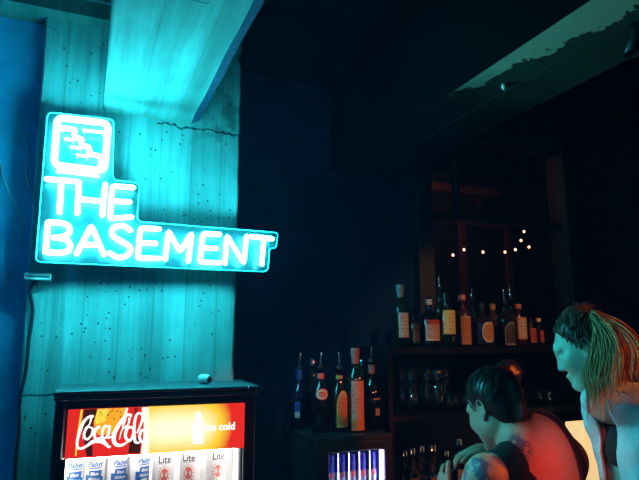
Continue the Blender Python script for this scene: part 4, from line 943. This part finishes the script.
# ---------- fair-haired woman in the open denim shirt
def woman_shirt():
    foot = np.array((.99, 1.65, 0)); t = person('person', foot, 'person with long fair ponytail and open light denim shirt over black crop top, looking down')
    HS = .86; c = P(583, 348, 1.730); fr = frame((-.80, .38, -.44)); l, a, u = fr
    C7 = P(607, 393, 1.680); M0 = np.array((.962, 1.67, 1.235)); sl = np.array((-.62, .785, 0)); fw = np.array((-.785, -.62, 0)); Ls, Rs = M0-sl*.15, M0+sl*.130-np.array((0, 0, .012)); mid = (Ls+Rs)/2
    pel = np.array((.985, 1.69, .915)); spine = nrm(mid-pel); BT = np.array([nrm(np.cross(spine, sl)), sl, spine])
    Le, Lw = Ls+np.array((.05, -.05, -.27)), Ls+np.array((-.12, -.07, -.37)); Re, Rw = Rs+np.array((.03, .0, -.27)), Rs+np.array((-.03, -.07, -.48))
    chest = mid*.6+pel*.4; waist = mid*.3+pel*.7
    def torso(s, inf=0):
        s.ell(mid-spine*.07, (.085, .145, .12), BT, k=.03, infl=inf); s.ell(chest, (.088, .130, .10), BT, k=.04, infl=inf)
        for sg in (-1, 1): s.ell(chest+fw*.072+sl*.062*sg+np.array((0, 0, .03)), (.05, .056, .055), k=.03, infl=inf)
        s.ell(waist, (.078, .115, .10), BT, k=.05, infl=inf); s.ell(pel, (.105, .15, .11), BT, k=.05, infl=inf)
        for q in (Ls, Rs): s.cone(C7-np.array((0, 0, .02)), q, .04, .045, k=.03, infl=inf)
    def legs(s, inf=0):
        for sg in (-1, 1):
            hp_ = pel+sl*.085*sg; kn = np.array((foot[0]-.02, foot[1]+.09*sg, .47)); an = np.array((foot[0]+.02, foot[1]+.10*sg, .09))
            s.cone(hp_, kn, .088, .056, k=.04, infl=inf); s.cone(kn, an, .055, .037, k=.03, infl=inf)
    def arms(s, inf=0, i2=0):
        for q, e, w_ in ((Ls, Le, Lw), (Rs, Re, Rw)):
            s.ell(q, (.05, .05, .05), k=.03, infl=inf); s.cone(q, e, .047, .038, k=.03, infl=inf); s.cone(e, e*.25+w_*.75, .038, .03, k=.02, infl=i2)
    b = SDF((0.50, 1.29, 0.00), (1.17, 2.05, 1.65), .0045); torso(b); legs(b); arms(b)
    b.cone(Le, Lw, .038, .025, k=.02); b.cone(Re, Rw, .038, .025, k=.02)
    b.cone(C7-np.array((0, 0, .03)), c-a*.02-u*.055, .052, .048, k=.03); head(b, c, fr, HS)
    hand(b, Lw, (-.9, .2, -.4), (-.3, 0, -1), .9, side=-1); hand(b, Rw, (-.2, -.1, -1), (.9, -.2, -.2), .9, side=1)
    for sg in (-1, 1):
        an = np.array((foot[0]+.02, foot[1]+.10*sg, .09)); b.cone(an-np.array((0, 0, .03)), an+np.array((-.12, 0, -.055)), .034, .024, k=.02)
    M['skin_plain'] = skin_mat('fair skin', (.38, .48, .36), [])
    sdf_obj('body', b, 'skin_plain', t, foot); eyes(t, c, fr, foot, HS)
    tr = SDF((0.68, 1.31, 0.00), (1.17, 2.00, 1.11), .006); torso(tr, .007); legs(tr, .012); x, y, z = tr.coords(); tr.g = np.maximum(tr.g, np.maximum(z-1.0, .10-z)).astype(np.float32); sdf_obj('trousers', tr, 'dark_denim', t, foot)
    ct_ = SDF((0.58, 1.31, 0.95), (1.17, 2.05, 1.38), .0045); torso(ct_, .006); x, y, z = ct_.coords()
    LT = (x-mid[0])*sl[0]+(y-mid[1])*sl[1]+0*z; FW_ = (x-mid[0])*fw[0]+(y-mid[1])*fw[1]+0*z; scoop = np.where(FW_ > -.03, np.sqrt((LT/.085)**2+((z-1.265)/.085)**2)-1, 1)*.08
    ct_.g = MX(ct_.g, z-1.265+0*x, 1.09-z+0*x, np.abs(LT)-.13, -scoop).astype(np.float32); sdf_obj('crop_top', ct_, 'black_cloth', t, foot)
    sh = SDF((0.56, 1.27, 0.82), (1.22, 2.07, 1.45), .0045); torso(sh, .020); arms(sh, .017, .017)
    sh.cone(mid+fw*.10+np.array((0, 0, -.1)), pel+fw*.10+np.array((0, 0, .08)), .07, .085, k=.04)
    sh.cone(C7-fw*.015-sl*.05, C7-fw*.015+sl*.05, .018, .018, k=.015)
    x, y, z = sh.coords(); X, Y_, Z = np.broadcast_arrays(x, y, z)
    fold = .0030*np.sin(Z*48+Y_*60+np.sin(X*22)*1.5)+.0018*np.sin(X*70-Z*40+1.3)
    sh.g = (sh.g+fold).astype(np.float32)
    inner = SDF((0.56, 1.27, 0.82), (1.22, 2.07, 1.45), .0045); torso(inner, .010); arms(inner, .009, .008); inner.cone(C7-np.array((0, 0, .03)), c-u*.04, .048, .052, k=.01)
    inner.cone(mid+fw*.10+np.array((0, 0, -.1)), pel+fw*.10+np.array((0, 0, .08)), .06, .075, k=.04)
    LT = (X-mid[0])*sl[0]+(Y_-mid[1])*sl[1]; FW_ = (X-mid[0])*fw[0]+(Y_-mid[1])*fw[1]
    half = .026+.022*np.clip((1.31-Z)/.3, 0, 1)
    opening = np.where(FW_ > 0, np.abs(LT-.100)-half, .05)
    hem = np.where((np.abs(LT) < .155) , 1.02-Z, -1)
    sh.g = MX(sh.g, -inner.g, -opening, hem).astype(np.float32)
    sdf_obj('shirt', sh, 'denim', t, foot, label='open light denim shirt')
    for sg in (-1, 1):
        an = np.array((foot[0]+.02, foot[1]+.10*sg, .09)); q = SDF(an-np.array((.25, .1, .1)), an+np.array((.12, .1, .06)), .006)
        q.cone(an-np.array((-.02, 0, .045)), an+np.array((-.13, 0, -.058)), .040, .032, k=.02); q.cone(an, an-np.array((0, 0, .04)), .045, .042, k=.02); x, y, z = q.coords(); q.g = np.maximum(q.g, .004-z).astype(np.float32); sdf_obj('shoe', q, 'black_cloth', t, foot)
    # hair
    B = np.array([l, a, u]); hr = SDF(c-.22, c+.22, .004); hr.ell(c+(u*.040-a*.024)*.89, np.array((.079, .094, .083))*.89, B, k=.01); hr.ell(c-u*.013-a*.053, (.055, .040, .053), B, k=.03)
    x, y, z = hr.coords(); Yv = (x-c[0])*a[0]+(y-c[1])*a[1]+(z-c[2])*a[2]; Z = (x-c[0])*u[0]+(y-c[1])*u[1]+(z-c[2])*u[2]
    edge = np.maximum(Yv-.031-.38*np.maximum(Z, 0), (Yv*.85-Z*.5-.008)); hr.g = np.maximum(hr.g+.008*np.clip(1+edge/.022, 0, 1)**2, edge).astype(np.float32)
    kn = P(583, 313, 1.750); hr.cone(c+u*.09-a*.03, kn, .035, .02, k=.03); hr.ell(kn, (.022, .022, .022), k=.02)
    ho = sdf_obj('hair', hr, 'brown_hair', t, foot)
    rnd = random.Random(5); ps = []; cc = c+(u*.040-a*.024)*.89
    for k in range(420):
        th = rnd.uniform(0, 2*PI); el = rnd.uniform(-.5, 1.2); q = cc+l*.071*math.cos(el)*math.cos(th)+a*.085*math.cos(el)*math.sin(th)+u*.075*math.sin(el); dl = q-c; yy, zz = dl @ a, dl @ u
        if yy > .033+.38*max(zz, 0) or yy*.85-zz*.5 > .006: continue
        e = kn+np.array([rnd.uniform(-.012, .012) for _ in range(3)]); pts = []
        for i in range(9):
            s_ = i/8; p_ = q*(1-s_)+e*s_; dd = p_-cc; rr_ = np.linalg.norm(dd); p_ = cc+dd/rr_*max(rr_, .0825*(1-s_)+s_*rr_); pts.append(tuple(p_-foot))
        ps.append(pts)
    for k in range(70):
        b0 = kn+np.array([rnd.uniform(-.015, .015) for _ in range(3)]); d_ = nrm([rnd.uniform(-1, 1), rnd.uniform(-1, .5), rnd.uniform(.1, 1)]); ps.append([tuple(b0+d_*.011*i+np.array((.0005*i*i, 0, -.0011*i*i))-foot) for i in range(5)])
    mb = MB(); strands(mb, ps, .0017, mi=0); mb.build('hair_strands', 'brown_hair', ho)['kind'] = 'stuff'
    ps = []
    # ponytail falling over shoulder and back: fans out between two guides
    gl = [P(590, 316, 1.690), P(597, 330, 1.635), P(600, 350, 1.610), P(597, 378, 1.585), P(600, 400, 1.590), P(600, 424, 1.580)]
    gm = [P(592, 316, 1.670), P(605, 330, 1.610), P(612, 350, 1.580), P(614, 370, 1.570), P(614, 376, 1.575), P(614, 384, 1.57)]
    gr = [P(594, 315, 1.700), P(613, 322, 1.690), P(627, 340, 1.680), P(634, 358, 1.670), P(637, 372, 1.665), P(637, 386, 1.660)]
    def guide(s_, dpt):
        A, B_, w = (gl, gm, min(s_*3, 1)) if s_ < .33 else (gm, gr, (s_-.33)/.67)
        return [A[i]*(1-w)+B_[i]*w+np.array((0, dpt*(.3+.7*min(i/2, 1)), 0)) for i in range(6)]
    for k in range(780):
        s_ = rnd.random(); g = guide(s_, rnd.gauss(.02, .035)); ln = rnd.uniform(.72, 1.0) if s_ > .08 else rnd.uniform(.8, 1.05); wv = rnd.uniform(0, 6.28); am = rnd.uniform(.003, .012); cl = smooth_line([Vector(q) for q in g], 4)
        n_ = max(6, int(len(cl)*min(ln, 1))); o_ = [rnd.gauss(0, .005) for _ in range(3)]; clump = rnd.randrange(3); pts = []
        for i in range(n_):
            q = cl[i]; f_ = i/len(cl); pts.append((q.x-foot[0]+am*math.sin(wv+f_*7)+o_[0]*f_*2, q.y-foot[1]+am*math.cos(wv+f_*6)+o_[1]*2*f_, q.z-foot[2]+o_[2]))
        ps.append(pts)
    mb = MB(); strands(mb, ps, .0024); po = mb.build('ponytail', 'blond_hair', t); po['kind'] = 'stuff'; po['label'] = 'long loose fair ponytail'
    MB().lathe([(.016+.006*math.cos(q), .006*math.sin(q)) for q in [k/8*2*PI for k in range(9)]], 16, tuple(kn-foot-np.array((-.006, 0, .004)))).build('hair_tie', 'black_cloth', t)
woman_shirt()
#PEOPLE1
# ------------------------------------------------------------------ lights
def light(kind, name, loc, target, energy, col, size=.2, spot=60, blend=.5):
    l = bpy.data.lights.new(name, kind); l.energy = energy; l.color = col
    if kind == 'AREA': l.size = size
    else: l.shadow_soft_size = size
    if kind == 'SPOT': l.spot_size = math.radians(spot); l.spot_blend = blend
    o = bpy.data.objects.new(name, l); COL.objects.link(o); o.location = loc
    o.rotation_euler = (Vector(target)-Vector(loc)).to_track_quat('-Z', 'Y').to_euler(); return o
light('SPOT', 'red_back_fill', (.60, .35, 1.62), (1.37, 1.36, 1.09), 85, (1, .05, .015), .05, 14, 1.0)  # unseen spot added to redden the bent woman's back
light('SPOT', 'red_side_lamp', (2.6, -.1, 2.1), (1.55, 1.2, 1.40), 170, (1, .16, .03), .05, 20)
light('SPOT', 'warm_bottle_fill', (.7, -.3, 2.0), (.98, 2.2, 1.2), 14, (1, .5, .28), .03, 14)  # added unseen spot, warms the bottles on the small cooler
for lx, ly, lz in ((.20, .5, .90),):
    L = light('AREA', 'glass_glint_fill', (lx, ly, lz), (1.47, 2.25, 1.2), .07, (1, .42, .18), .014); L.data.shape = 'RECTANGLE'; L.data.size_y = .34; L.data.spread = math.radians(14)  # unseen strip light added for warm streaks on the tall glasses
light('SPOT', 'warm_bar_lamp', (2.0, .35, 2.5), (1.85, 2.3, 1.38), 60, (1, .42, .16), .03, 34)
light('POINT', 'back_room_fill', (2.1, 3.2, 2.6), (2.3, 3, 0), 1.6, (1, .25, .10), .03)  # added point light that reddens the reflection stand-ins behind the pane
wd = bpy.data.worlds.new('w'); S.world = wd; wd.use_nodes = True; wd.node_tree.nodes['Background'].inputs[0].default_value = (.1, .3, 1, 1); wd.node_tree.nodes['Background'].inputs[1].default_value = 0
vs_ = wd.node_tree.nodes.new('ShaderNodeVolumeScatter'); vs_.inputs['Density'].default_value = .0075; vs_.inputs['Anisotropy'].default_value = .3; vs_.inputs['Color'].default_value = (.15, .45, 1, 1); wd.node_tree.links.new(vs_.outputs[0], wd.node_tree.nodes['World Output'].inputs['Volume'])
cam = bpy.data.cameras.new('camera'); co = bpy.data.objects.new('camera', cam); COL.objects.link(co); S.camera = co
cam.sensor_fit = 'HORIZONTAL'; cam.sensor_width = 36; cam.lens = 36*F/639; cam.clip_start = .02
co.location = (0, 0, H); co.rotation_euler = (PI/2+PITCH, 0, -YAW)
S.view_settings.view_transform = 'Standard'; S.view_settings.look = 'None'; S.view_settings.gamma = 1; S.view_settings.exposure = 0; S.view_settings.use_curve_mapping = False
S.cycles.use_denoising = True; S.cycles.max_bounces = 6; S.cycles.transparent_max_bounces = 16; S.cycles.caustics_reflective = False; S.cycles.caustics_refractive = False
